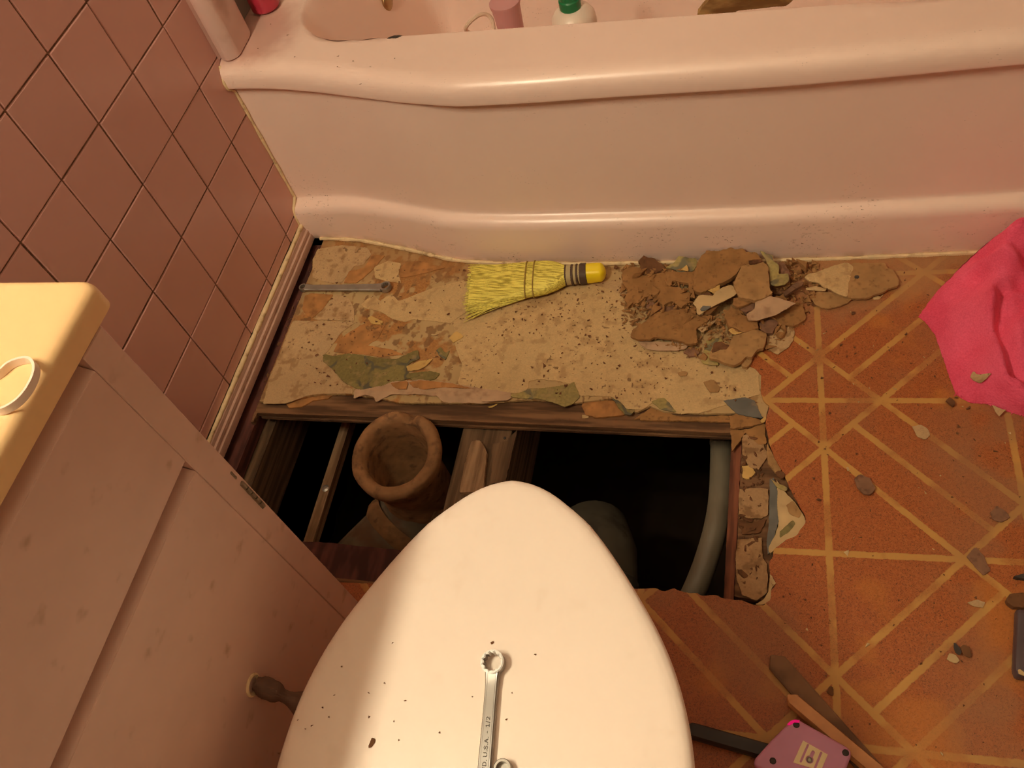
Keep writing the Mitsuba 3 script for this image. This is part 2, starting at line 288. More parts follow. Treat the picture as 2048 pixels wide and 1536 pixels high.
def sheet(xy, top, thick, grid=0.006, bump=0.0, seed=0, edge=0.0, bottom=None):
    """watertight slab over the outline xy: upper face at top(x,y) with bumps, rounded rim 'edge'; lower face 'thick' below (or at bottom(x,y))."""
    g = Polygon(xy)
    x0, y0, x1, y1 = g.bounds
    gx, gy = np.meshgrid(np.arange(x0, x1, grid), np.arange(y0, y1, grid)); I = np.c_[gx.ravel(), gy.ravel()]
    I = I + np.random.default_rng(seed).uniform(-.25, .25, I.shape) * grid
    inner = g.buffer(-grid * 0.55); I = I[contains_xy(inner, I[:, 0], I[:, 1])] if not inner.is_empty else I[:0]
    P = np.vstack([xy, I]); T = Delaunay(P).simplices
    c = P[T].mean(1); T = T[contains_xy(g.buffer(1e-6), c[:, 0], c[:, 1])]
    a = P[T[:, 1]] - P[T[:, 0]]; b = P[T[:, 2]] - P[T[:, 0]]; cr = a[:, 0] * b[:, 1] - a[:, 1] * b[:, 0]
    T = T[np.abs(cr) > 1e-12]; cr = cr[np.abs(cr) > 1e-12]; T[cr < 0] = T[cr < 0][:, ::-1]
    nb = len(xy); z = top(P[:, 0], P[:, 1])
    if bump: z = z + (meshkit.fbm(np.c_[P * 90, np.full(len(P), seed * 1.3)], 3, seed) - 0.5) * 2 * bump
    zb = (z - thick) if bottom is None else bottom(P[:, 0], P[:, 1])
    if edge: z = z.copy(); z[:nb] -= edge * (0.5 + meshkit.noise(np.c_[P[:nb] * 200, np.zeros(nb)], seed))
    z = np.maximum(z, zb + 2e-4)
    E = np.vstack([T[:, [0, 1]], T[:, [1, 2]], T[:, [2, 0]]]); n = len(P)
    ks = {(a_, b_) for a_, b_ in E}; B = np.array([e for e in ks if (e[1], e[0]) not in ks])
    F = np.vstack([T, T[:, ::-1] + n, np.c_[B[:, 1], B[:, 0], B[:, 0] + n], np.c_[B[:, 1], B[:, 0] + n, B[:, 1] + n]])
    m = trimesh.Trimesh(np.vstack([np.c_[P, z], np.c_[P, zb]]), F, process=False); m.remove_unreferenced_vertices(); return m
def flake_mesh(px, z0, thick, tilt=(0, 0), jag=0.0016, bump=0.0008, curl=0.0, seed=0, edge=0.0008, grid=0.0055, ground=False, fn=None):
    """a broken piece whose upper face lies at height z0 (tilted), seen at the pixel outline px."""
    w = pts(px, z0); c = w.mean(0)
    for _ in range(6):
        w = np.array([at(u, v, z0 + tilt[0] * (a - c[0]) + tilt[1] * (b - c[1]))[:2] for (u, v), (a, b) in zip(px, w)])
    rad = np.abs(w - c).max()
    def top(x, y):
        z = z0 + tilt[0] * (x - c[0]) + tilt[1] * (y - c[1])
        if curl: z = z + curl * (np.hypot(x - c[0], y - c[1]) / rad) ** 2
        if fn: z = z + fn(x, y)
        return z
    bottom = (lambda x, y: np.minimum(np.full_like(x, 0.0022), top(x, y) - thick)) if ground else None
    return sheet(jagged(w, jag, seed=seed), top, thick, grid, bump, seed, edge, bottom)

# ---------------------------------------------------------------- room shell
Z0, Z1, YB, YF, XR = 0.0, 2.36, 1.20, -1.55, 1.62
FT = 0.0030                                    # top of the printed vinyl
wl = add('wall_left', cat_([bx(-0.1, -0.0035, YF, 0.60, 0.036, 1.37), bx(-0.1, 0, YF, 0.60, 1.3705, Z1), bx(-0.1, 0, 0.6, YB, 0.0, Z1)]), 'wall_paint', kind='structure')
add('grout_bed', bx(-0.0034, -0.0016, -0.75, 0.598, 0.038, 1.369), 'grout', wl)
S = 0.1095
for j in range(-1, 13):
    for i in range(-7, 6):
        y0, y1 = i * S, (i + 1) * S
        z0, z1 = 0.0625 + (j - 1) * S + S, 0.0625 + j * S + S
        if j == -1: z0, z1 = 0.0395, 0.0625
        if j >= 0: z0, z1 = 0.0625 + j * S, 0.0625 + (j + 1) * S
        if y1 > 0.60 or z1 > 1.372: y1, z1 = min(y1, 0.598), min(z1, 1.37)
        if y1 - y0 < 0.01 or z1 - z0 < 0.01: continue
        g = 0.0011; a = R_.uniform(-0.0005, 0.0005, 2); p = R_.uniform(-0.0004, 0.0005); bev = 0.0016
        q = []
        for (yy, zz, sy, sz) in ((y0 + g, z0 + g, 1, 1), (y1 - g, z0 + g, -1, 1), (y1 - g, z1 - g, -1, -1), (y0 + g, z1 - g, 1, -1)):
            yy += a[0]; zz += a[1]
            q += [(-0.0033, yy, zz), (p - 0.0012, yy, zz), (p - 0.0004, yy + sy * bev * .45, zz + sz * bev * .45), (p, yy + sy * bev, zz + sz * bev)]
        add('tile', trimesh.convex.convex_hull(np.array(q)), f'tile_glaze_{int(R_.integers(3))}', wl)
add('wall_back', bx(-0.1, XR + .1, YB, YB + 0.1, 0, Z1), 'surround_panel', kind='structure')
add('wall_right', bx(XR, XR + .1, YF, YB, 0, Z1), 'wall_paint', kind='structure')
add('wall_front', bx(-0.1, XR + .1, YF - 0.1, YF, 0, Z1), 'wall_paint', kind='structure')
add('ceiling', bx(-0.1, XR + .1, YF - .1, YB + .1, Z1, Z1 + 0.08), 'ceiling_paint', kind='structure')
# bull-nosed end of the tub surround, standing on the tub deck against the wall
a = np.linspace(math.pi, math.pi / 2, 4); b = np.linspace(-math.pi / 2, 0, 14)
plan = [(0.0005, 0.590), (0.0005, 0.514)] + [(0.0185 + 0.0175 * math.sin(t), 0.5275 - 0.017 * math.cos(t)) for t in np.linspace(-1.2, math.pi / 2, 16)] + [(0.0355, 0.560), (0.0345, 0.576), (0.031, 0.586), (0.024, 0.591)]
add('trim_1', extrude(Polygon(plan), 0.3862, 2.0), 'surround_panel', smooth=35, kind='structure')

# skirting: moulded strip with a caulk bead on top
prof = [(0.0003, 0.001), (0.0003, 0.0375), (0.006, 0.0375), (0.0085, 0.0345), (0.0095, 0.029), (0.0095, 0.0275), (0.0125, 0.0255), (0.013, 0.0205), (0.0118, 0.0185), (0.0118, 0.0165), (0.0150, 0.0150), (0.0158, 0.012), (0.0158, 0.001)]
bb = add('baseboard_left', along(prof, -0.300, 0.486), 'base_paint', kind='structure', smooth=25)
n = 120; yy = np.linspace(-0.300, 0.484, n); rr = 0.0042 + 0.0013 * (meshkit.fbm(np.c_[yy * 55, yy * 0, yy * 0], 3) - 0.5) * 2
add('caulk_bead', tube(np.c_[0.0042 + 0 * yy, yy, 0.0383 + 0 * yy], rr, 10), 'caulk', bb, smooth=40)

# ---------------------------------------------------------------- floor: soil, joists, subfloor planks, old layers, printed vinyl
HX0, HX1, HY0, HY1 = 0.036, 0.838, -0.166, 0.0875
hole = Polygon([(HX0, HY1 - .001), (0.20, HY1), (0.50, HY1 - .001), (HX1 - .002, HY1 - .003), (HX1, -0.02), (HX1 + .001, HY0 - .001), (0.70, HY0 - .004), (0.62, HY0 + .002), (0.50, HY0 - .006), (0.36, HY0 - .024), (HX0, HY0 - .024)])
fl = thing('floor', None, None, kind='structure'); labels[fl] = {'kind': 'structure'}
add('crawl_soil', sheet(jagged([(-.1, -1.6), (1.7, -1.6), (1.7, 1.3), (-.1, 1.3)], 0.01, 0.05, 3), lambda x, y: -0.62 + 0.05 * (meshkit.fbm(np.c_[x * 4, y * 4, 0 * x], 3) - .5), 0.05, 0.05), 'soil', fl)
PT_ = -0.0075
# far ledge plank, remaining planks run along the tub
def plank(name, x0, x1, y0, y1, m, zt=PT_, th=0.019, seed=0):
    poly = Polygon([(x0, y0), (x1, y0), (x1, y1), (x0, y1)]).difference(hole)
    if poly.is_empty: return
    for g in getattr(poly, 'geoms', [poly]):
        if g.area < 2e-4: continue
        o = jagged(np.array(g.exterior.coords)[:-1], 0.0006, 0.006, seed)
        add(name, sheet(o, lambda x, y: zt + 0.0006 * (meshkit.fbm(np.c_[x * 20, y * 160, 0 * x], 3, seed) - .5), th, 0.012, 0, seed, 0.0012), m, fl)
ys = [-1.55, -1.40, -1.26, -1.12, -0.98, -0.84, -0.70, -0.56, -0.42, -0.29, -0.1910]
for i in range(len(ys) - 1): plank('subfloor_plank', 0.0, XR, ys[i] + .001, ys[i + 1] - .001, 'plank_wood', seed=i)
plank('subfloor_plank', 0.8405, XR, HY0 - .0005, HY1 + .03, 'plank_wood', zt=-0.006, seed=21)
plank('subfloor_plank', 0.0315, 0.835, HY1 - .02, 0.212, 'plank_wood', th=.011, seed=22)
plank('subfloor_plank', 0.8405, XR, HY1 + .031, 0.212, 'plank_wood', seed=23)
for i, (a, b) in enumerate([(0.213, 0.35), (0.351, 0.49), (0.491, 0.7), (.701, .95), (.951, 1.195)]): plank('subfloor_plank', 0.0315, XR, a, b, 'plank_wood', seed=30 + i)
# lower lip of the cut: a thin darker board edge under the ledge and a red-brown one on the right
add('ledge_strip', sheet(jagged([(0.04, HY1 - .003), (0.84, HY1 - .005), (0.84, HY1 + .01), (0.04, HY1 + .01)], 0.0005, 0.008, 2), lambda x, y: 0 * x - 0.0190, 0.005, 0.01), 'plank_wood', fl)
add('side_plank', sheet(jagged([(0.827, HY0 - .005), (0.8398, HY0 - .005), (0.8398, HY1), (0.825, HY1)], 0.0007, 0.006, 4), lambda x, y: 0 * x - 0.012, 0.02, 0.006, 0.0006, 4), 'plank_red', fl)
add('wall_sill', cat_([bx(0.0, 0.034, -0.5, 0.486, -0.045, -0.016, .002)]), 'sill_maroon', fl)
for x0, x1, zt, zb, m in ((0.012, 0.052, -0.046, -0.15, 'joist_wood'), (0.404, 0.486, -0.0295, -0.19, 'joist_wood'), (0.9, 0.94, -0.031, -0.19, 'joist_wood'), (1.3, 1.34, -0.031, -0.19, 'joist_wood')):
    add('joist', bx(x0, x1, -1.5, 1.15, zb, zt, .0015), m, fl)
add('header_board', sheet(jagged([(0.055, -.23), (0.395, -.23), (0.395, -.130), (0.24, -.127), (0.055, -.132)], 0.0012, 0.008, 8), lambda x, y: -0.034 + 0.0012 * (meshkit.fbm(np.c_[x * 15, y * 120, 0 * x], 3) - .5), 0.022, 0.012, 0, 8, .0008), 'sill_maroon', fl)
# weathered remains of plank still nailed on the middle joist
w = pts(crop(850, 750, 3.072, [(285, 405), (340, 400), (378, 470), (362, 640), (360, 720), (210, 720), (240, 560)]), -0.02)
add('plank_remnant', sheet(jagged(w, 0.0012, 0.004, 5), lambda x, y: -0.0205 + 0.002 * (meshkit.fbm(np.c_[x * 150, y * 20, 0 * x], 3) - .5), 0.0088, 0.005), 'joist_pale', fl)
w = pts(crop(850, 750, 3.072, [(395, 420), (500, 400), (565, 330), (490, 660), (400, 660), (412, 520)]), -0.022)
add('plank_remnant', sheet(jagged(w, 0.0012, 0.004, 6), lambda x, y: -0.0245 + 0.001 * (meshkit.fbm(np.c_[x * 150, y * 20, 0 * x], 3) - .5), 0.0048, 0.005), 'joist_wood', fl)
for (u, v) in crop(850, 750, 3.072, [(365, 330), (490, 387), (440, 455)]):
    p = at(u, v, -0.029); add('nail_head', lathe([(0, -.004), (0.0022, -.004), (0.0022, 0.0006), (0, 0.0009)], 10, p), 'ink', fl)
# narrow cleat beside the drain
lat = [at(692, 846, -.1), at(614, 1090, -.1)]
d = (lat[1] - lat[0]); lat[0] = lat[0] - d * .6; lat[1] = lat[1] + d * .9
n_ = np.array([d[1], -d[0], 0]) / np.linalg.norm(d) * -0.0085
cl = cat_([trimesh.convex.convex_hull(np.array([lat[0] + s * n_ + (0, 0, h) for s in (-1, 1) for h in (-.02, 0)] + [lat[1] + s * n_ + (0, 0, h) for s in (-1, 1) for h in (-.02, 0)]))])
ck = add('cleat', cl, 'joist_pale', fl)
add('screw', lathe([(0, -.003), (0.006, -.003), (0.0065, 0.001), (0.003, 0.0025), (0, 0.0025)], 14, at(651, 977, -.1)), 'steel_dull', ck)

# old layers around the opening -----------------------------------------------------------------
vin_px = cI([(700, -75), (800, -40), (838, 0), (835, 100), (850, 160), (885, 190), (862, 290), (885, 420), (925, 520), (962, 580), (1010, 690), (1070, 800), (1105, 860), (1112, 905), (1072, 960), (1060, 985), (985, 1015), (955, 1045), (912, 1068), (908, 1120), (885, 1150), (892, 1225), (925, 1290), (895, 1330), (885, 1385), (850, 1415), (800, 1415), (720, 1385), (650, 1378), (600, 1372), (560, 1352), (470, 1355), (440, 1335), (400, 1342), (330, 1325), (300, 1308), (240, 1330), (180, 1308), (100, 1315)])
edge = [tuple(q) for q in pts(vin_px, FT)]
vin = [(0.86, 0.40), (0.885, 0.335), (0.875, 0.27)] + edge + [(0.62, HY0 - .009), (0.5, HY0 - .004), (0.40, HY0 - .030), (0.30, HY0 - .036), (0.02, HY0 - .036), (0.02, YF + .01), (XR - .01, YF + .01), (XR - .01, 0.45), (1.2, 0.424), (1.05, 0.418), (0.9, 0.412)]
vo = jagged(vin, 0.0008, 0.0045, 11)
add('vinyl_sheet', sheet(vo, lambda x, y: FT + 0 * x, 0.0024, 0.02), 'vinyl_print', fl)
# felt / underlay below the vinyl and over the whole stripped area
lower = pts([(519, 803), (560, 806), (600, 796), (640, 788), (700, 788), (760, 797), (800, 806), (880, 806), (960, 806), (1050, 800), (1100, 800), (1150, 806), (1200, 800), (1240, 795), (1262, 812), (1270, 826), (1300, 812), (1330, 824), (1380, 826), (1420, 828), (1470, 826), (1500, 828), (1532, 836)])
und = [tuple(q) for q in lower] + [(0.876, 0.13), (0.90, 0.20), (0.885, 0.30), (0.92, 0.409), (0.75, 0.4085), (0.50, 0.408), (0.40, 0.413), (0.335, 0.42), (0.204, 0.454), (0.10, 0.479), (0.036, 0.4805)]
uo = jagged(und, 0.0010, 0.004, 12)
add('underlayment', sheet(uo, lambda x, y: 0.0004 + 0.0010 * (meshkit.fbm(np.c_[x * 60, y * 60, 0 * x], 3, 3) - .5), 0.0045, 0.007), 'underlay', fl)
def layer(name, px, m, z=0.0022, th=0.0014, jag=0.0009, seed=0, curl=None, bump=0.0002, smooth=False, **k):
    w = pts(px, z)
    top = (lambda x, y: z + 0 * x) if curl is None else (lambda x, y: z + curl(x, y))
    return add(name, sheet(jagged(w, jag, 0.0035, seed), top, th, 0.006, bump, seed, 0.0003), m, fl, **k)
layer('hardboard_layer', cF([(330, 812), (560, 812), (810, 822), (770, 850), (700, 900), (600, 1040), (570, 1070), (560, 1120), (640, 1180), (680, 1250), (790, 1345), (790, 1370), (540, 1372), (440, 1385), (270, 1448), (100, 1448), (150, 1250), (230, 1060), (290, 900)]), 'hardboard_bare', 0.0016, seed=41)
layer('hardboard_layer', cF([(490, 800), (660, 612), (720, 620), (765, 650), (800, 725), (800, 812)]), 'hardboard_bare', 0.0020, seed=42)
layer('hardboard_layer', cF([(850, 690), (900, 640), (950, 625), (1000, 660), (1050, 620), (1100, 615), (1140, 660), (1200, 640), (1400, 560), (1640, 500), (1700, 560), (1660, 740), (1540, 830), (1420, 815), (1250, 800), (1190, 820), (1100, 800), (1000, 740), (900, 720)]), 'hardboard_tan', 0.0017, seed=43)
layer('hardboard_layer', cF([(480, 340), (520, 260), (700, 230), (900, 250), (930, 300), (870, 380), (800, 390), (740, 470), (700, 520), (600, 520), (480, 480)]), 'hardboard_bare', 0.0015, seed=44)
layer('hardboard_layer', cF([(950, 400), (1060, 350), (1160, 370), (1140, 450), (1160, 520), (1060, 510), (960, 480)]), 'hardboard_tan', 0.0016, seed=45)
layer('hardboard_layer', cG([(30, 690), (130, 640), (420, 520), (640, 520), (800, 490), (960, 405), (1150, 380), (1290, 365), (1400, 480), (1500, 600), (1560, 800), (1900, 930), (2120, 900), (2480, 900), (2530, 1010), (2490, 1160), (2510, 1290), (2330, 1330), (2230, 1370), (2110, 1410), (2010, 1440), (1850, 1445), (1740, 1395), (1700, 1360), (1640, 1350), (1560, 1410), (1430, 1405), (1370, 1340), (1290, 1300), (1050, 1300), (1010, 1210), (900, 1185), (720, 1160), (640, 1180), (630, 1245), (560, 1275), (400, 1285), (200, 1250), (60, 1200), (100, 1050), (40, 900)]), 'hardboard_tan', 0.0019, jag=0.0012, seed=46)
layer('hardboard_layer', cG([(1150, 395), (1290, 365), (1480, 360), (1480, 470), (1420, 520), (1390, 480), (1300, 440)]), 'hardboard_bare', 0.0024, seed=47)
for i, (px, m, z) in enumerate([
    (cF([(558, 1075), (580, 1065), (640, 1085), (750, 1062), (860, 1075), (1020, 1100), (1130, 1105), (1250, 1045), (1290, 1040), (1305, 1100), (1230, 1130), (1200, 1180), (1240, 1250), (1090, 1285), (930, 1340), (850, 1340), (740, 1295), (690, 1250), (620, 1170), (560, 1125)]), 'lino_olive', 0.0034),
    (cF([(1210, 1215), (1390, 1195), (1460, 1215), (1420, 1260), (1300, 1285), (1230, 1260)]), 'lino_olive', 0.0028),
    (cF([(1430, 1040), (1460, 1010), (1500, 1060), (1530, 1040), (1500, 1110), (1450, 1080)]), 'lino_olive', 0.0026),
    (cG([(560, 1275), (640, 1240), (760, 1232), (870, 1222), (960, 1210), (1000, 1185), (1045, 1290), (1050, 1310), (980, 1370), (920, 1385), (860, 1360), (720, 1325), (560, 1315), (440, 1298)]), 'lino_olive_pale', 0.0030),
    (cG([(1300, 1305), (1350, 1320), (1400, 1385), (1440, 1410), (1500, 1410), (1460, 1455), (1410, 1450), (1350, 1380)]), 'lino_olive', 0.0014),
    (cG([(1630, 1345), (1680, 1320), (1730, 1315), (1790, 1380), (1835, 1430), (1760, 1420), (1690, 1400)]), 'lino_olive_pale', 0.0028),
    (cG([(1540, 1480), (1480, 1490)] + [(1560, 1440), (1630, 1390), (1720, 1410), (1800, 1450), (1850, 1470), (1700, 1500), (1600, 1500)]), 'chip_brown', -0.0035)]):
    layer('linoleum_scrap', px, m, z, 0.0018 if z > 0 else 0.0036, 0.0012, 60 + i)
layer('linoleum_scrap', cH([(948, 1272), (1000, 1262), (1110, 1245), (1190, 1272), (1215, 1330), (1250, 1405), (1180, 1400), (1060, 1372), (1000, 1325)]), 'lino_blue', 0.0028, 0.0020, 0.0009, 70)
layer('glue_patch', cF([(420, 620), (470, 600), (640, 610), (560, 720), (480, 790), (430, 770), (400, 720)]), 'glue_orange', 0.0014, seed=71)
layer('glue_patch', cF([(690, 950), (760, 900), (880, 830), (900, 900), (960, 880), (1040, 840), (980, 950), (900, 1000), (1080, 1030), (1180, 1070), (1000, 1090), (880, 1070), (740, 1060), (640, 1050)]), 'glue_orange', 0.0016, seed=72)
layer('glue_patch', cF([(1200, 1160), (1300, 1120), (1400, 1105), (1350, 1160), (1290, 1190), (1210, 1195)]), 'paper_yellow', 0.0038, seed=73)
layer('glue_patch', cF([(905, 790), (930, 775), (1020, 815), (1010, 840), (930, 835)]), 'paper_yellow', 0.0030, seed=74)
layer('glue_patch', cF([(1530, 940), (1580, 890), (1620, 910), (1640, 935), (1560, 980)]), 'paper_yellow', 0.0034, seed=75)
layer('glue_patch', cF([(1140, 420), (1200, 360), (1300, 350), (1400, 380), (1500, 400), (1400, 430), (1230, 470), (1160, 480)]), 'glue_orange', 0.0019, seed=76)
layer('glue_patch', cF([(880, 400), (940, 300), (1040, 310), (1000, 350), (940, 420), (870, 480), (820, 520), (720, 520), (760, 430), (820, 420)]), 'glue_orange', 0.0021, seed=77)
# curled torn edge hanging over the ledge
y0_ = at(700, 800)[1]
curl = lambda x, y: -0.22 * np.clip(0.128 - y, 0, 0.03) + 0.0012 * np.sin(x * 140)
layer('torn_edge', cF([(790, 1395), (800, 1335), (900, 1340), (1080, 1282), (1200, 1268), (1300, 1262), (1500, 1280), (1700, 1315), (1900, 1350), (2000, 1360), (2005, 1400), (1930, 1415), (1850, 1432), (1700, 1438), (1600, 1432), (1480, 1432), (1430, 1385), (1300, 1378), (1200, 1375), (1090, 1375), (960, 1425), (945, 1390), (880, 1380)]), 'paper_pink', 0.0045, 0.0012, 0.0012, 80, curl)
layer('torn_edge', cF([(1080, 1290), (1200, 1272), (1215, 1285), (1200, 1335), (1130, 1335), (1095, 1315)]), 'glue_orange', 0.0062, 0.0012, 0.0008, 81)
layer('torn_edge', cF([(1220, 1285), (1300, 1268), (1550, 1290), (1720, 1335), (1600, 1325), (1450, 1325), (1330, 1340), (1250, 1320)]), 'glue_orange', 0.0060, 0.0012, 0.0012, 82)
layer('torn_edge', cG([(255, 1265), (400, 1288), (500, 1315), (460, 1335), (255, 1345)]), 'paper_pink', 0.0056, 0.0012, 0.0008, 83)
layer('torn_edge', cF([(275, 1448), (440, 1385), (540, 1375), (640, 1375), (600, 1410), (480, 1425), (400, 1470), (300, 1480)]), 'glue_orange', -0.0045, 0.003, 0.0010, 84)
layer('torn_edge', cG([(1065, 1380), (1080, 1355), (1200, 1335), (1330, 1338), (1360, 1370), (1420, 1450), (1300, 1465), (1180, 1475), (1100, 1450)]), 'glue_orange', -0.0030, 0.0040, 0.0012, 85)
# right-hand strip: bare plank with scraps of every layer
layer('layer_scrap', cI([(930, 640), (985, 720), (1050, 790), (1110, 880), (1110, 915), (1060, 985), (985, 1020), (915, 1075), (890, 1100), (880, 1060), (925, 980), (945, 900), (935, 780)]), 'paper_cream', 0.0012, 0.006, 0.0012, 90)
layer('layer_scrap', cI([(950, 960), (1030, 890), (1050, 910), (1010, 960), (950, 1000)]), 'lino_olive', 0.0020, 0.0008, 0.001, 91)
layer('layer_scrap', cI([(990, 800), (1030, 770), (1085, 845), (1070, 880), (1010, 850)]), 'chip_tan', 0.0022, 0.0008, 0.001, 92)
layer('layer_scrap', cI([(885, 640), (915, 630), (940, 720), (945, 900), (925, 960), (905, 1090), (875, 1100), (870, 1030), (885, 900), (890, 760)]), 'lino_blue', -0.0005, 0.004, 0.001, 93)
layer('layer_scrap', cI([(900, 640), (930, 660), (1000, 690), (990, 715), (930, 690)]), 'lino_olive_pale', 0.0026, 0.0012, 0.0008, 94)
layer('layer_scrap', cI([(690, 1010), (840, 1000), (845, 1120), (870, 1160), (880, 1250), (870, 1340), (810, 1385), (720, 1350), (685, 1250), (680, 1120)]), 'hardboard_dull', -0.0015, 0.004, 0.0012, 95)
layer('layer_scrap', cI([(720, 370), (800, 350), (850, 420), (880, 500), (820, 580), (760, 560), (720, 480)]), 'hardboard_dull', -0.0020, 0.0035, 0.0014, 96)
layer('layer_scrap', cI([(705, 700), (800, 690), (880, 700), (880, 860), (840, 880), (760, 880), (700, 860)]), 'hardboard_dull', -0.0020, 0.0035, 0.0014, 97)
layer('layer_scrap', cI([(720, 560), (770, 550), (800, 600), (760, 640), (722, 630)]), 'paper_yellow', -0.0022, 0.0030, 0.0012, 98)
layer('layer_scrap', cI([(700, 890), (800, 900), (870, 880), (830, 970), (720, 980)]), 'chip_dark', -0.0022, 0.0030, 0.0014, 99)
layer('layer_scrap', cI([(650, 340), (760, 330), (860, 300), (870, 420), (820, 430), (740, 350), (700, 420), (655, 470)]), 'chip_brown', -0.0015, 0.0040, 0.0016, 100)
layer('layer_scrap', cI([(890, 1235), (930, 1280), (900, 1310), (895, 1380), (850, 1410), (800, 1410), (850, 1380), (880, 1330)]), 'paper_cream', 0.0034, 0.0014, 0.0008, 101)
layer('layer_scrap', cI([(640, 250), (700, 235), (840, 275), (860, 290), (780, 310), (650, 330)]), 'chip_brown', 0.0010, 0.005, 0.0018, 102)
layer('layer_scrap', cI([(830, 280), (855, 255), (870, 262), (860, 285), (840, 295)]), 'paper_yellow', 0.0045, 0.0014, 0.0006, 103)
layer('layer_scrap', cH([(330, 1385), (420, 1400), (560, 1390), (760, 1400), (960, 1380), (1060, 1400), (1040, 1440), (800, 1430), (560, 1425), (300, 1420)]), 'chip_brown', -0.0030, 0.0035, 0.0016, 104)
layer('layer_scrap', cI([(875, 420), (885, 440), (930, 525), (960, 590), (925, 600), (880, 540), (870, 470)]), 'chip_tan', 0.0005, 0.005, 0.0012, 105)

# ---------------------------------------------------------------- bathtub
yl = PchipInterpolator([0, .08, .16, .25, .344, .443, .55, .645, .843, 1.16, 1.62], [.495, .4875, .472, .449, .4255, .4095, .4075, .4085, .4075, .420, .45])
yb = PchipInterpolator([0, .093, .204, .341, .43, .501, .65, .839, 1.14, 1.62], [.4845, .480, .456, .420, .4125, .4105, .410, .411, .4215, .45])
def tub():
    xs = np.r_[np.linspace(0.0012, 0.26, 90), np.linspace(0.265, 1.40, 110), np.linspace(1.41, 1.60, 20)]
    ty = np.r_[np.linspace(0, 0.08, 8)[:-1], np.linspace(0.08, 0.20, 56)[:-1], np.linspace(0.20, 0.62, 34)[:-1], np.linspace(0.62, 0.77, 30)]
    V = []
    for x in xs:
        b, l = float(yb(x)), float(yl(x)); p = b + np.interp(x, [0, .1, .3], [.030, .026, .0205]); q = np.interp(x, [0, .12, .28], [-.024, -.012, 0])
        d = p - b
        prof = [(b + .002, 0.0015), (b, .012), (b - .001, .05 + q * .5), (b - .0005, .083 + q), (b + .0010, .090 + q), (b + .004, .0962 + q), (b + .009, .1000 + q), (b + d * .6, .1018 + q), (p - .003, .1040 + q), (p - .0008, .1075 + q), (p, .114 + q), (p, .16), (p - .001, .22), (p - .0015, .28), (p - .002, .330), (p - .0005, .3375), (p + .003, .3395), (p + .003, .3425), (p - .004, .3435), (l + .0045, .3428), (l + .0012, .3436), (l, .3470), (l, .356), (l + .0006, .3635), (l + .0032, .3712), (l + .0085, .3775), (l + .016, .3818), (l + .025, .3842)]
        y = l + .033 + ty * (1.168 - l - .033) / 0.77
        yp = y + 0.03 * x
        cx, cy, hx, hy, rr = 0.79, 0.812, 0.685, 0.268, 0.115
        qx, qy = np.abs(x - cx) - hx + rr, np.abs(yp - cy) - hy + rr
        sd = np.hypot(np.maximum(qx, 0), np.maximum(qy, 0)) + np.minimum(np.maximum(qx, qy), 0) - rr
        w_ = np.maximum(-sd, 0)
        dr_ = np.where(w_ < .014, 3.2 * w_ ** 2 / .028, .0224 + 3.2 * (w_ - .014)); k_ = .07
        h_ = np.clip(.5 + .5 * (.33 - dr_) / k_, 0, 1); dr_ = .33 + (dr_ - .33) * h_ - k_ * h_ * (1 - h_)
        z = 0.3840 - np.maximum(dr_ - (dr_[0] if sd[0] > 0 else 0), 0) + 0.0018 * np.exp(-np.clip(sd, 0, 1) / 0.012) * (sd > 0) + .0018 * (sd <= 0)
        V.append(np.array([(x, a_, z_) for a_, z_ in prof] + [(x, a_, z_) for a_, z_ in zip(y, z)] + [(x, 1.169, 0.38), (x, 1.17, 0.0015)]))
    V = np.array(V); n, k = V.shape[:2]; F = []
    i, j = np.meshgrid(np.arange(n - 1), np.arange(k - 1), indexing='ij'); a = (i * k + j).ravel()
    F = np.vstack([np.c_[a, a + k, a + k + 1], np.c_[a, a + k + 1, a + 1]])
    m = trimesh.Trimesh(V.reshape(-1, 3), F, process=False)
    return m
bt = thing('bathtub', 'pale pink enamelled bathtub with a bowed stepped front along the far wall', 'bathtub')
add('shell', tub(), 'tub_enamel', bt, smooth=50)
xs = np.linspace(0.03, 1.55, 260); rr = 0.0035 + 0.0016 * (meshkit.fbm(np.c_[xs * 70, xs * 0, xs * 0], 3, 2) - .5) * 2
add('caulk_bead', tube(np.c_[xs, yb(xs) - 0.0015, 0.0036 + 0 * xs], rr, 8), 'caulk', bt, smooth=40, label='yellowed caulk bead along the foot of the tub')
zz = np.linspace(0.02, 0.38, 60); yy = np.interp(zz, [0, .06, .075, .085, .33, .342, .355, .38], [.484, .485, .492, .513, .511, .497, .4955, .509])
add('caulk_bead', tube(np.c_[0.0018 + 0 * zz, yy - 0.0012, zz], 0.0026 + 0.0006 * np.sin(zz * 90), 8), 'caulk', bt, smooth=40, label='yellowed caulk bead where tub meets tile')
p = aty(685, 0, 0.9)
add('overflow_plate', trimesh.creation.icosphere(2, 1.0).apply_scale((0.008, 0.020, 0.020)).apply_translation((0.155, 0.86, 0.255)), 'brass', bt, smooth=True, label='round brass overflow plate')

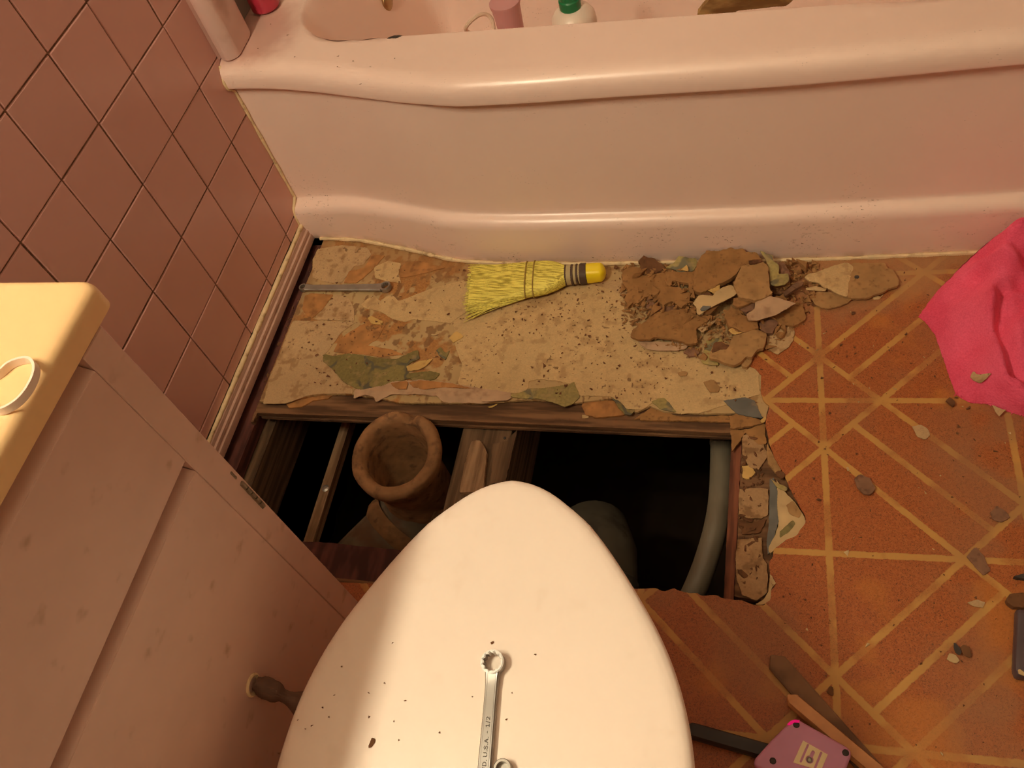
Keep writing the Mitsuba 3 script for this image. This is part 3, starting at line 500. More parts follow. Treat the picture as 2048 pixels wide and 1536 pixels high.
# ---------------------------------------------------------------- vanity and worktop
va = thing('vanity_cabinet', 'pale pink painted vanity cabinet beside the tiled wall and the toilet', 'cabinet')
add('carcass', cat_([bx(0.002, 0.4065, -1.30, -0.3345, 0.07, 0.7265), bx(0.002, 0.417, -0.3345, -0.3060, 0.0, 0.7265)]), 'cabinet_paint', va)
add('face_frame', cat_([bx(0.4172, 0.435, -0.3330, -0.305, 0.0, 0.7268, .0008)]), 'cabinet_paint', va)
add('gap_shade_sheet', bx(0.4067, 0.4080, -1.3, -0.3335, 0.55, 0.7260), 'gap_shade_black', va, label='near-black sheet painting the shade in the gap behind the finger pulls')  # thin sheet coloured near black to paint the shade inside the gaps
rng = np.random.default_rng(3)
def front(z0, z1):
    pr = [(0.4090, z0), (0.4335, z0), (0.435, z0 + .0012), (0.435, z1 - 0.0130), (0.4345, z1 - .0122), (0.4140, z1 - .0006), (0.4090, z1)]
    return along(pr, -1.28, -0.3338)
add('drawer', front(0.5895, 0.7255), 'cabinet_paint', va)
dk = add('door', front(0.075, 0.5868), 'cabinet_paint', va)
hx = cat_([bx(0.4345, 0.4362, -0.3125, -0.3078, 0.466, 0.512, .0006), bx(0.4345, 0.4358, -0.3115, -0.309, 0.52, 0.531, .0005)] + [tube([(0.4362, -0.3102, z), (0.4362, -0.3102, z + .0075)], 0.0021, 8) for z in (0.468, 0.477, 0.486, 0.495, 0.504)])
add('hinge', hx, 'hinge_metal', va, label='worn hinge showing through chipped paint')
# corroded stub and fitting on the door
c0 = atx(497, 1362, 0.4351)
tgt = at(572, 1402, 0.385)
dv = np.array([1.0, -.18, -0.62]); dv /= np.linalg.norm(dv)
L0 = 0.085
S_ = [0, .003, .005, .008, .012, .016, .020, .0235, .027, .032, .036, .041, .046, .050, .053]
Rr = [.0060, .0068, .0085, .0096, .0100, .0094, .0096, .0084, .0058, .0058, .0070, .0095, .0120, .0128, .0110]
c1 = atx(510, 1366, 0.437)
vk = add('knob', tube([c1 + dv * s for s in S_], Rr, 14), 'valve_metal', dk, smooth=40, label='dark corroded metal fitting sticking out of the door')
ringm = lathe([(0.0070, 0), (0.0108, 0), (0.0108, 0.0012), (0.0092, 0.0022), (0.0070, 0.0012), (0.0070, 0)], 20)
ringm.apply_transform(trimesh.geometry.align_vectors([0, 0, 1], [1, 0, 0])); ringm.apply_translation(c1 - (0.0018, 0.002, 0.0))
add('sealant_ring', ringm, 'caulk', vk, smooth=40, label='pale sealant ring around its base')

wt = thing('countertop', 'cream countertop with a rounded front edge on top of the vanity cabinet', 'countertop')
def rrect(inset):
    x1, y1 = 0.4362 - inset, -0.2825 - inset * .6; r = max(0.0100 - inset * .5, .003)
    c = [(x1 - r + r * math.cos(t), y1 - r + r * math.sin(t)) for t in np.linspace(0, math.pi / 2, 10)]
    return np.array([(0.002, -1.32)] + [(x1, -1.32)] + [(x1, -0.9), (x1, -0.6)] + c + [(0.2, y1), (0.002, y1)])
rings = [np.c_[rrect(i), np.full(len(rrect(i)), z)] for i, z in ((0.002, .7275), (0.0, .7290), (0, .7425), (0.0006, .7455), (0.0022, .7482), (0.0048, .7500), (0.0085, .7510), (0.013, .7514))]
add('slab', loft(rings), 'counter_top', wt, smooth=32)
zt = .7514
lp = [at(u, v, zt + .003)[:2] for u, v in [(-30, 790), (-28, 768), (0, 748), (20, 731), (42, 722), (58, 720), (68, 725), (73, 738), (70, 756), (58, 780), (40, 802), (20, 816), (0, 823), (-18, 812)]]
lp = np.array(lp + lp[:1]); 
tck, _ = splprep(lp.T, s=0, per=1); q = np.array(splev(np.linspace(0, 1, 61), tck)).T
V, F = [], []
for i in range(60):
    t = q[(i + 1) % 60] - q[i - 1]; nrm = np.array([t[1], -t[0]]) / np.linalg.norm(t) * 0.0009
    for s, h in ((-1, .0003), (1, .0003), (1, .0062), (-1, .0062)): V.append((*(q[i] + s * nrm), zt + h))
for i in range(60):
    for j in range(4):
        a, b = i * 4 + j, i * 4 + (j + 1) % 4; c, d = ((i + 1) % 60) * 4 + (j + 1) % 4, ((i + 1) % 60) * 4 + j
        F += [[a, b, c], [a, c, d]]
m = trimesh.Trimesh(V, F, process=False); m.fix_normals()
add('plastic_strap', m, 'white_plastic', smooth=40, label='white plastic strap bent into a loop on the countertop', cat='strap')

# ---------------------------------------------------------------- toilet
to = thing('toilet', 'cream toilet with closed oval lid standing off its drain beside the vanity', 'toilet')
ang = math.radians(4.2); TIP = np.array([0.6385, -0.2225]); dl = np.array([math.sin(ang), -math.cos(ang)]); nl = np.array([math.cos(ang), math.sin(ang)])
ht = [0, .0025, .0075, .016, .030, .046, .065, .085, .115, .148, .18, .21, .24, .28, .32, .36, .40, .425, .435]
hw = [0, .014, .028, .043, .0605, .0785, .0935, .1075, .1265, .1452, .1590, .1680, .1735, .1765, .1740, .166, .148, .125, .0]
f_ = PchipInterpolator(ht[:-1], hw[:-1])
def egg(off, z, sl=1.0, back=0.43):
    """outline of lid/bowl shrunk by 'off' (m); z may be a number."""
    t = np.r_[0, np.geomspace(.0012, .06, 16), np.linspace(.07, .425, 34)]
    R = np.array([TIP + dl * a + nl * float(f_(a)) for a in t]); Lf = np.array([TIP + dl * a - nl * float(f_(a)) for a in t[1:]])[::-1]
    g = Polygon(np.vstack([R, Lf]))
    if off: g = g.buffer(-off, join_style=1, resolution=24)
    ring = LineString(list(g.exterior.coords)); n = 120
    # start all rings at the point nearest the tip so that lofts do not twist
    s0 = ring.project(Point(*TIP)); s = (np.linspace(0, 1, n, endpoint=False) * ring.length + s0) % ring.length
    P = np.array([ring.interpolate(a).coords[0] for a in s])
    if Polygon(P).exterior.is_ccw is False: P = P[::-1]; P = np.roll(P, 1, 0)
    return np.c_[P, np.full(n, z)]
LZ = 0.3905
lid_r = [egg(.012, .3685), egg(.003, .3685), egg(.0008, .3700), egg(0, .3735), egg(0, .3795), egg(.0010, .3835), egg(.0035, .3868), egg(.008, .3888), egg(.015, .3897), egg(.05, .3903), egg(.10, .3906)]
add('lid', loft(lid_r), 'lid_plastic', to, smooth=40)
seat_r = [egg(.020, .3485), egg(.006, .3485), egg(.0030, .3515), egg(.0025, .358), egg(.004, .3655), egg(.012, .3675), egg(.03, .3676)]
add('seat', loft(seat_r), 'lid_plastic', to, smooth=40)
def shr(P, kx, kd, sh, z):
    c = TIP + dl * 0.24; q = P[:, :2] - c; a_, b_ = q @ dl, q @ nl
    return np.c_[c + np.outer(a_ * kd + sh, dl) + np.outer(b_ * kx, nl), np.full(len(P), z)]
base = egg(.022, 0)
bowl_r = [shr(base, .60, .62, .10, .0035), shr(base, .60, .62, .10, .03), shr(base, .57, .58, .10, .08), shr(base, .55, .55, .10, .15), shr(base, .66, .66, .07, .21), shr(base, .86, .86, .025, .28), shr(base, .96, .96, .005, .325), shr(base, 1, 1, 0, .341), shr(base, .99, .99, 0, .3475)]
add('bowl', loft(bowl_r), 'porcelain', to, smooth=50)
for s in (-1, 1):
    c = TIP + dl * 0.415 + nl * s * 0.07
    add('hinge', cat_([lathe([(0, -.035), (.011, -.035), (.012, .004), (.009, .010), (0, .011)], 16, (*c, .3905))]), 'lid_plastic', to, smooth=40)
# cistern behind the lid (below the camera, outside the frame)
def rbox(cx_, hx_, hy_, r, z):
    q = []
    for sx, sy, a0 in ((1, 1, 0), (-1, 1, 90), (-1, -1, 180), (1, -1, 270)):
        q += [(sx * (hx_ - r) + r * math.cos(math.radians(a0 + a)), sy * (hy_ - r) + r * math.sin(math.radians(a0 + a))) for a in (0, 22, 45, 68, 90)]
    q = np.array(q); return np.c_[cx_ + np.outer(q[:, 0], nl) - np.outer(q[:, 1], dl), np.full(len(q), z)]
tcn = TIP + dl * .565
add('cistern', loft([rbox(tcn, .150, .065, .03, .362), rbox(tcn, .175, .080, .03, .39), rbox(tcn, .195, .088, .03, .55), rbox(tcn, .200, .090, .03, .70)]), 'porcelain', to, smooth=50)
add('cistern_lid', loft([rbox(tcn, .203, .093, .03, .7005), rbox(tcn, .207, .097, .03, .706), rbox(tcn, .207, .097, .03, .722), rbox(tcn, .202, .092, .03, .731), rbox(tcn, .18, .075, .03, .733)]), 'porcelain', to, smooth=40)
add('pedestal_back', loft([rbox(tcn, .075, .07, .03, .0035), rbox(tcn, .075, .07, .03, .25), rbox(tcn, .12, .075, .03, .361)]), 'porcelain', to, smooth=50)
# dirt on the lid: one bigger flake and fine grit
def lidz(x, y): return LZ + 0.0002
fk = crop(500, 1200, 3.413, [(830, 940), (855, 945), (850, 970), (825, 1005), (805, 1008), (810, 990)])
add('lid_flake', flake_mesh(fk, LZ + .0014, .001, (0, 0), .0003, .0002, 0, 5, .0002, .002), 'chip_dark', label='dark grit flake left of the wrench on the toilet lid', cat='flake')
gl = []
for (u, v) in crop(500, 1200, 3.413, [(625, 455), (972, 292), (378, 882), (420, 858), (810, 800), (985, 827), (1060, 690), (1295, 902), (1020, 958), (498, 732), (540, 800), (570, 652), (812, 635), (325, 820), (1787, 632), (1515, 660), (1755, 815), (1945, 370), (195, 1045), (920, 570)]):
    p = at(u, v, LZ + .0003); m = trimesh.convex.convex_hull(R_.normal(size=(9, 3)) * (.0007, .0005, .0003)); m.apply_translation(p); gl.append(m)
pk = at(985, 1286, LZ); m = trimesh.convex.convex_hull(R_.normal(size=(9, 3)) * (.0009, .0007, .0002)); m.apply_translation(pk + (0, 0, .0004)); gl.append(m)
add('lid_grit', cat_(gl), 'chip_dark', label='fine dark grit scattered over the toilet lid', cat='grit', kind='stuff')

# ---------------------------------------------------------------- spanners
from shapely import affinity
def wrench(ro, ri, length, w0, w1, th, ring_th, lift, points=12, open_w=None, ro2=None):
    """combination or box spanner along +x from the first ring's centre at the origin."""
    out = []
    star = unary_union([affinity.rotate(sbox(-ri * .86, -ri * .86, ri * .86, ri * .86), a) for a in (0, 30, 60)])
    r1 = Point(0, 0).buffer(ro, 48).difference(star)
    def ringmesh(poly, cx, z):
        a = extrude(poly.buffer(-.0006), 0, ring_th); b = extrude(poly, .0008, ring_th - .0008); m = cat_([a, b]); m.apply_translation((cx, 0, z)); return m
    A = ringmesh(r1, 0, lift); A.apply_transform(trimesh.transformations.rotation_matrix(math.radians(6), (0, 1, 0))); out.append(A)
    sh = Polygon([(ro * .86, -w0), (ro * 1.5, -w0 * .88), (length * .5, -w0 * .95), (length - ro, -w1), (length - ro, w1), (length * .5, w0 * .95), (ro * 1.5, w0 * .88), (ro * .86, w0)])
    n = 26; rings = []
    xs = np.linspace(ro * .80, length - (ro2 or ro) * .80, n)
    for i, x in enumerate(xs):
        k = i / (n - 1); e = min(k, 1 - k) * n; hw_ = (w0 + (w1 - w0) * k) * (1 + .20 * math.exp(-e * .9)); h = th / 2
        zc = lift + ring_th * .5 + .0015 * math.exp(-e * .8) - .0008
        rings.append(np.array([(x, y * hw_, zc + z * h) for y, z in ((-1, -.55), (-.82, -1), (.82, -1), (1, -.55), (1, .55), (.82, 1), (.66, 1), (.60, .93), (-.60, .93), (-.66, 1), (-.82, 1), (-1, .55))]))
    out.append(loft(rings))
    return out, length
p0, p1 = at(984.5, 1321, .401), at(966.5, 1560, .397)
ax = p1 - p0; ax[2] = 0; ax /= np.linalg.norm(ax)
def place(m, o, ax, z):
    M = np.eye(4); M[:3, 0] = ax; M[:3, 1] = np.cross((0, 0, 1), ax); M[:3, 2] = (0, 0, 1); M[:3, 3] = (o[0], o[1], z); m = m.copy(); m.apply_transform(M); return m
LT = LZ + .0004
ms, Lw = wrench(.0100, .0071, .158, .0052, .0060, .0052, .0105, 0.0)
wr = thing('wrench', 'chrome combination wrench stamped 1/2 lying on the toilet lid', 'wrench')
add('ring_end', place(ms[0], p0, ax, LT + .0008), 'steel', wr, smooth=30)
add('shank', place(ms[1], p0, ax, LT), 'steel', wr, smooth=25)
jaw = Point(0, 0).buffer(.0125, 40).difference(affinity.rotate(sbox(-.0066, -.0045, .02, .02), -15)).difference(affinity.rotate(sbox(-.0064, -.0064, .03, .0064), 15, origin=(0, 0)))
jm = extrude(jaw, 0, .0062); jm.apply_translation((.158, 0, 0.0012))
add('open_end', place(jm, p0, ax, LT), 'steel', wr, smooth=30)
tx = meshkit.text_mesh('MFD. U.S.A. - 1/2', .0032, .00025)
w_ = tx.bounds[1][0]; tx.apply_translation((-w_, -.0016, 0)); 
M = trimesh.transformations.rotation_matrix(math.pi, (0, 0, 1)); tx.apply_transform(M)          # reads from the open end towards the ring
tx.apply_scale((1.28, 1.0, 1.0))
tx.apply_translation((0.0455, 0, 0.0105 * .5 - .0008 + .0052 / 2 * .93 + .0001))
add('stamped_lettering', place(tx, p0, ax, LT), 'ink', wr, label='dark stamped lettering MFD. U.S.A. - 1/2')
p = at(1009, 1541, LZ)
add('socket', lathe([(0, 0.0003), (.0072, .0003), (.0075, .001), (.0075, .008), (.0068, .009), (.0050, .009), (.0048, .003), (0, .003)], 28, p), 'steel_dull', smooth=35, label='small dark round socket beside the wrench at the lower edge of the lid', cat='socket')
# small one on the floor
q0, q1 = at(772, 574, .008), at(606, 575, .008); ax2 = q1 - q0; L2 = np.linalg.norm(ax2); ax2 /= L2
ms, _ = wrench(.0104, .0064, L2, .0078, .0060, .0056, .0090, 0.0, ro2=.0070)
w2 = thing('wrench', 'small dull grey box wrench lying on the stripped floor by the skirting', 'wrench')
add('ring_end', place(ms[0], q0, ax2, .0038), 'steel_dull', w2, smooth=30)
add('shank', place(ms[1], q0, ax2, .0030), 'steel_dull', w2, smooth=25)
star = unary_union([affinity.rotate(sbox(-.0040, -.0040, .0040, .0040), a) for a in (0, 30, 60)])
r2 = extrude(Point(0, 0).buffer(.0072, 40).difference(star), 0, .0074); r2.apply_translation((L2, 0, 0))
add('ring_end', place(r2, q0, ax2, .0032), 'steel_dull', w2, smooth=30)

# ---------------------------------------------------------------- hand broom
br = thing('hand_broom', 'short yellow straw hand broom with dark wrapped neck lying against the tub', 'broom')
b0, b1 = at(936, 572, .016), at(1212, 545, .016); bax = b1 - b0; BL = np.linalg.norm(bax); bax /= BL; bsd = np.cross((0, 0, 1), bax)
def bp(s, w, h): return b0 + bax * s + bsd * w + np.array([0, 0, h - .016])
def el(s, hw_, hh, zc, off=0.0, n=28):
    a = np.arange(n) * 2 * np.pi / n; sq = lambda c: np.sign(c) * np.abs(c) ** .8
    return np.array([bp(s, off + hw_ * sq(math.cos(t)), zc + hh * sq(math.sin(t))) for t in a])
fr = lambda x: BL * x
prof = [(0.02, .047, .0085, .013), (0.2, .044, .010, .0145), (.40, .0395, .0125, .0165), (.43, .0385, .0125, .0168), (.455, .0382, .0136, .0172), (.485, .0378, .0130, .0174), (.52, .0372, .0140, .0178), (.58, .0350, .0148, .0184), (.64, .0295, .0152, .0190), (.68, .0240, .0150, .0190), (.705, .0192, .0148, .0188), (.72, .0178, .0146, .0186)]
add('straw_body', loft([el(fr(s), w, h, z) for s, w, h, z in prof]), 'straw', br, smooth=50)
st = []
rb = np.random.default_rng(5)
for i in range(520):
    w0 = rb.uniform(-1, 1) if i < 430 else rb.uniform(-1, -.72); top_ = rb.uniform(-1, 1) * .8; s0 = fr(rb.uniform(.30, .44)); s1 = fr(rb.normal(.0, .012)) ; fan = 1.22 if w0 > 0 else 1.30
    if rb.random() < .09: fan *= rb.uniform(1.05, 1.3)
    if i >= 430: fan = rb.uniform(1.2, 1.95); s1 += fr(rb.uniform(0, .05)); top_ = -abs(top_)
    zt_ = lambda s, k: .0145 + k * .0125 * math.sqrt(max(0, 1 - w0 ** 2 * .8))
    P = [bp(s0, w0 * .0388, zt_(s0, top_ * .9)), bp((s0 + s1) / 2, w0 * .0388 * (1 + (fan - 1) * .45), zt_(0, top_ * .95)), bp(s1, w0 * .0388 * fan + rb.normal(0, .0012), max(.004, .012 + top_ * .009))]
    st.append(tube(P, [.0009, .0008, .0005], 4, False))
add('bristles', cat_(st), 'straw', br, kind='stuff')
for s in (.435, .492):
    a = el(fr(s), .0390, .0146, .0172, n=40); add('stitching', tube(np.vstack([a, a[:1]]), .0010, 6, False), 'straw_thread', br, smooth=True)
add('neck', loft([el(fr(s), w, h, z) for s, w, h, z in [(.715, .0172, .0142, .0184), (.78, .0160, .0145, .0180), (.875, .0156, .0148, .0178)]]), 'wrap_light', br, smooth=50)
for s0, s1 in ((.712, .726), (.757, .775), (.792, .808), (.818, .868)):
    add('neck_wrap', loft([el(fr(s), w, h, .0181) for s, w, h in [(s0, .0165, .0142), (s0 + .003, .0182, .0156), (s1 - .003, .0178, .0156), (s1, .0165, .0142)]]), 'wrap_dark', br, smooth=50)
capr = [(.866, .0150, .0146)] + [(.868, .0160, .0158), (.90, .0158, .0157), (.955, .0154, .0153)] + [(.955 + .045 * math.sin(t), .0154 * math.cos(t), .0153 * math.cos(t)) for t in np.linspace(.25, 1.45, 7)]
add('end_cap', loft([el(fr(s), w, h, .0180) for s, w, h in capr]), 'yellow_plastic', br, smooth=50, label='glossy bright yellow plastic cap')

# ---------------------------------------------------------------- rubble heap against the tub
G = 'broken flooring pieces in the heap by the tub'
def chunk(name, px, m, z, th, label, cat, tilt=(0, 0), group=G, **k):
    return add(name, flake_mesh(px, z, th, tilt, seed=len(scene) % 97, **k), m, label=label, cat=cat, group=group)
# (name, outline, material, height of the upper face, thickness, tilt, words)
chunk('board_chunk', cA([(425, 290), (530, 190), (600, 240), (690, 230), (760, 270), (910, 390), (850, 440), (700, 520), (480, 555), (465, 420)]), 'chip_dark', .019, .007, 'dark brown ragged chunk leaning on the tub right of the broom', 'rubble', (0, .45), jag=.0022)
chunk('linoleum_piece', cA([(920, 400), (1080, 300), (1150, 190), (1310, 220), (1440, 230), (1500, 330), (1420, 450), (1300, 500), (1180, 490), (1080, 440)]), 'lino_olive_pale', .020, .003, 'olive linoleum piece at the back of the heap against the tub', 'rubble', (0, .30))
chunk('paper_scrap', cA([(1185, 440), (1300, 345), (1335, 470)]), 'paper_yellow', .0235, .0012, 'tiny pale triangular scrap lying on the olive piece behind the heap', 'scrap', (0, .30), jag=.0005, grid=.003)
chunk('board_chunk', cA([(120, 560), (150, 440), (300, 400), (470, 410), (500, 545), (720, 520), (930, 470), (1000, 560), (1010, 740), (740, 790), (700, 830), (600, 910), (440, 1030), (240, 1085), (170, 960), (235, 800), (140, 700)]), 'chip_brown', .0125, .006, 'wide brown board chunk at the left end of the heap beside the broom cap', 'rubble', (.05, .04), ground=True, jag=.002)
chunk('board_chunk', cA([(930, 475), (1180, 480), (1430, 480), (1450, 700), (1430, 850), (1370, 860), (1330, 790), (1320, 680), (1140, 655), (1040, 630), (1000, 740), (900, 700)]), 'chip_brown', .0200, .006, 'narrow brown board chunk arching over the dark hollow in the heap', 'rubble', (.05, .05))
chunk('board_chunk', cA([(750, 775), (900, 745), (1190, 760), (1215, 830), (1370, 850), (1340, 1000), (1200, 1140), (1020, 1010), (880, 1080), (760, 1030)]), 'chip_brown', .0175, .006, 'square brown board chunk below the dark hollow in the heap', 'rubble', (0, .05), ground=True)
chunk('board_chunk', cA([(600, 880), (740, 800), (760, 1030), (880, 1090), (1030, 1020), (1200, 1150), (1120, 1250), (700, 1250), (560, 1120)]), 'chip_purple', .0095, .005, 'dull brown chunk half buried between two brown boards in the heap', 'rubble', ground=True)
chunk('board_chunk', cB([(60, 560), (130, 360), (190, 260), (290, 170), (470, 180), (620, 150), (690, 120), (800, 140), (930, 140), (970, 190), (1100, 200), (1250, 320), (1000, 390), (880, 440), (800, 560), (620, 690), (500, 740), (280, 860), (150, 900), (50, 850)]), 'chip_brown', .0340, .009, 'largest brown board chunk on top of the heap against the tub', 'rubble', (.06, .10), jag=.0022, bump=.0014)
chunk('board_chunk', cB([(870, 440), (1000, 395), (1240, 345), (1330, 450), (1350, 620), (1362, 820), (1405, 905), (1200, 1010), (1110, 1022), (840, 975), (740, 745), (800, 600)]), 'chip_tan', .0370, .008, 'speckled reddish brown board slab in the middle of the heap', 'rubble', (-.04, .06), jag=.0018, bump=.0012)
chunk('board_chunk', cB([(1000, 345), (1110, 325), (1240, 320), (1235, 350), (1110, 395), (1010, 400)]), 'chip_dark', .0425, .004, 'small dark brown sliver on top of the largest chunk', 'rubble', jag=.0008, grid=.003)
chunk('linoleum_piece', cB([(1200, 230), (1280, 250), (1330, 265), (1400, 260), (1410, 360), (1480, 395), (1520, 440), (1510, 580), (1680, 580), (1690, 730), (1620, 800), (1480, 820), (1370, 790), (1360, 560), (1310, 360)]), 'lino_olive_pale', .0300, .0022, 'curled olive green linoleum piece with white torn edges at the right of the heap', 'rubble', (.0, .20), curl=.006, jag=.001)
chunk('linoleum_piece', cB([(1480, 390), (1600, 365), (1690, 500), (1720, 600), (1690, 730), (1640, 760), (1600, 600), (1520, 560)]), 'chip_purple', .0210, .004, 'grey brown piece tucked behind the curled olive linoleum', 'rubble', (0, .1))
chunk('paper_scrap', cB([(1395, 255), (1420, 250), (1425, 360), (1408, 365)]), 'paper_cream', .0335, .0012, 'thin white torn strip at the top edge of the curled linoleum', 'scrap', (0, .2), jag=.0003, grid=.002)
k = chunk('linoleum_piece', cB([(55, 1070), (150, 930), (400, 945), (425, 880), (560, 800), (700, 760), (830, 850), (780, 930), (580, 1035), (360, 1140), (160, 1272), (110, 1245), (112, 1150)]), 'paper_cream', .0290, .0020, 'long cream linoleum scrap with a grey blotch in the middle of the heap', 'rubble', (0, .03), jag=.0008)
add('blotch', flake_mesh(cB([(170, 1180), (220, 1120), (300, 1130), (370, 1130), (300, 1185), (200, 1215)]), .0293, .0006, (0, .03), .0008, 0, 0, 3, 0, .003), 'lino_blue', k, label='grey blotch')
chunk('paper_scrap', cB([(300, 850), (420, 790), (510, 740), (512, 830), (410, 912)]), 'paper_yellow', .0262, .0014, 'yellowish paper triangle under the edge of the largest chunk', 'scrap', jag=.0006, grid=.003)
chunk('board_chunk', cB([(210, 920), (310, 870), (405, 945), (160, 935)]), 'chip_dark', .0235, .003, 'dark brown sliver between the cream scrap and the largest chunk', 'rubble', jag=.0008, grid=.003)
chunk('paper_scrap', cB([(1120, 1030), (1200, 1015), (1370, 950), (1600, 1010), (1812, 1070), (1640, 1170), (1470, 1270), (1340, 1310), (1150, 1370), (1000, 1372), (960, 1255), (1090, 1190)]), 'paper_pink', .0310, .0016, 'pale pinkish pointed board sheet lying across the right of the heap', 'scrap', (.04, .04), jag=.0007)
chunk('board_chunk', cB([(740, 985), (840, 965), (1110, 1020), (1040, 1060), (830, 1145), (740, 1095)]), 'chip_brown', .0270, .005, 'brown board chip under the front edge of the speckled slab', 'rubble')
chunk('board_chunk', cB([(840, 1140), (1000, 1040), (1110, 1030), (1090, 1190), (960, 1230), (870, 1200)]), 'chip_purple', .0210, .006, 'purplish brown lump left of the pinkish sheet', 'rubble', ground=True)
chunk('wood_stick', cB([(1600, 870), (1740, 760), (1870, 668), (1932, 680), (1932, 745), (1790, 830), (1625, 942)]), 'stick_dark', .0250, .007, 'short dark wooden stick at the right of the heap', 'stick', jag=.0004, edge=.002)
chunk('board_chunk', cB([(1370, 820), (1480, 830), (1620, 830), (1610, 910), (1480, 920), (1400, 890)]), 'chip_dark', .0130, .008, 'blackish lump under the curled olive linoleum', 'rubble', ground=True)
chunk('board_chunk', cD([(600, 640), (780, 590), (960, 520), (1110, 550), (1200, 600), (1190, 740), (1150, 850), (1010, 900), (930, 1030), (840, 1010), (720, 1130), (640, 1170), (540, 1170), (380, 1100), (160, 1030), (200, 900), (270, 760), (400, 740), (530, 790)]), 'chip_tan', .0170, .007, 'large pale brown rounded board piece at the front of the heap', 'rubble', (0, .04), jag=.0016)
chunk('board_chunk', cD([(250, 790), (300, 745), (380, 750), (460, 800), (540, 800), (480, 880), (350, 900), (220, 940), (200, 900)]), 'chip_dark', .0182, .0016, 'dark stained flake lying on the large rounded piece', 'rubble', (0, .04), grid=.003)
chunk('board_chunk', cD([(735, 1110), (850, 1010), (940, 1040), (930, 1130), (850, 1210), (760, 1190)]), 'chip_tan', .0090, .005, 'small rounded brown nub at the front tip of the heap', 'rubble', ground=True, jag=.0008)
chunk('board_chunk', cD([(460, 200), (580, 140), (700, 130), (760, 250), (900, 310), (1050, 400), (1050, 500), (960, 520), (780, 580), (690, 520), (600, 490), (520, 470), (500, 380), (450, 320)]), 'chip_brown', .0195, .006, 'lumpy brown board chunk below the pinkish sheet', 'rubble', ground=True, bump=.0014)
chunk('paper_scrap', cD([(510, 540), (595, 490), (650, 560), (780, 580), (620, 628), (560, 590)]), 'paper_yellow', .0202, .0012, 'small pale curled scrap on the large rounded piece', 'scrap', jag=.0006, grid=.003)
chunk('board_chunk', cD([(1060, 420), (1240, 310), (1400, 380), (1380, 480), (1300, 590), (1200, 590), (1100, 545)]), 'chip_purple', .0135, .006, 'purplish brown chunk right of the lumpy brown chunk', 'rubble', ground=True)
chunk('board_chunk', cD([(1240, 300), (1480, 220), (1700, 60), (1850, 60), (1900, 200), (1880, 340), (1700, 460), (1600, 440), (1420, 450), (1380, 380)]), 'chip_brown', .0105, .005, 'crumbly brown chunk at the right foot of the heap on the patterned vinyl', 'rubble', ground=True, jag=.0024, bump=.0016)
chunk('board_chunk', cD([(1200, 600), (1300, 580), (1500, 480), (1640, 470), (1710, 560), (1680, 740), (1580, 860), (1400, 980), (1300, 930), (1220, 880), (1210, 740)]), 'hardboard_bare', .0062, .0020, 'thin grey beige flake beside the heap on the patterned vinyl', 'rubble', ground=False, jag=.0016)
chunk('board_chunk', cC([(280, 650), (300, 540), (400, 470), (560, 380), (640, 280), (800, 200), (1100, 190), (1190, 150), (1360, 190), (1480, 260), (1690, 360), (1560, 440), (1465, 500), (1480, 680), (1492, 780), (1330, 792), (1230, 750), (960, 690), (700, 660), (640, 705), (440, 705)]), 'chip_brown', .0160, .0055, 'big flat brown board piece at the front left of the heap', 'rubble', (0, .035), jag=.0018, bump=.001)
chunk('paper_scrap', cC([(400, 730), (600, 745), (950, 755), (1240, 765), (1330, 800), (1280, 870), (1090, 912), (800, 912), (580, 880), (480, 820)]), 'paper_pink', .0075, .0018, 'curved pale board slice under the front edge of the big flat piece', 'scrap', (0, .0), jag=.0004)
chunk('board_chunk', cC([(1240, 940), (1340, 860), (1430, 850), (1525, 950), (1460, 990), (1360, 1012)]), 'chip_purple', .0070, .004, 'small brown chip in front of the curved pale slice', 'rubble', ground=True)
chunk('paper_scrap', cC([(1470, 505), (1690, 370), (1860, 340), (1700, 480), (1580, 590), (1520, 530)]), 'hardboard_bare', .0120, .0020, 'narrow tan wedge between the big flat piece and the olive corner', 'scrap', ground=False)
chunk('linoleum_piece', cD([(28, 1100), (60, 930), (100, 840), (95, 740), (220, 680), (380, 680), (420, 760), (300, 900), (330, 1170), (180, 1165), (60, 1145)]), 'lino_olive_pale', .0068, .0022, 'olive linoleum corner under the large rounded piece at the front of the heap', 'rubble', jag=.0008)
chunk('board_chunk', cE([(860, 300), (1000, 200), (1500, 195), (1545, 290), (1600, 285), (1680, 400), (1722, 480), (1700, 560), (1540, 595), (1500, 640), (1320, 705), (1220, 750), (1080, 755), (900, 745), (860, 600)]), 'chip_tan', .0125, .005, 'flat brown board piece with a nail hole at the right end by the tub', 'rubble', (0, .02), group=None, jag=.0012)
p = at(*cE([(1052, 425)])[0], .0128)
add('nail_hole', lathe([(0, -.0006), (.0034, -.0006), (.0034, .0005), (.0026, .0007), (0, .0004)], 14, p), 'ink', [k for k in scene if k.startswith('board_chunk')][-1], label='round dark nail hole')
chunk('board_chunk', cE([(222, 420), (300, 370), (400, 350), (520, 300), (650, 255), (900, 185), (1000, 260), (930, 480), (905, 735), (760, 690), (650, 620), (540, 580), (430, 500), (300, 480)]), 'hardboard_tan', .0140, .003, 'pale tan sheet overlapping the flat brown piece with the nail hole', 'rubble', (0, .02), group=None, jag=.0014)
chunk('board_chunk', cE([(310, 735), (420, 660), (640, 650), (780, 690), (985, 752), (905, 830), (760, 885), (620, 905), (500, 905), (400, 845)]), 'chip_tan', .0085, .0035, 'oval brown flake below the pale tan sheet on the vinyl', 'rubble', group=None, jag=.001)
chunk('paper_scrap', cE([(250, 590), (430, 560), (575, 612), (560, 642), (250, 622)]), 'paper_cream', .0105, .0016, 'thin cream strip under the left edge of the pale tan sheet', 'scrap', group=None, jag=.0004, grid=.003)
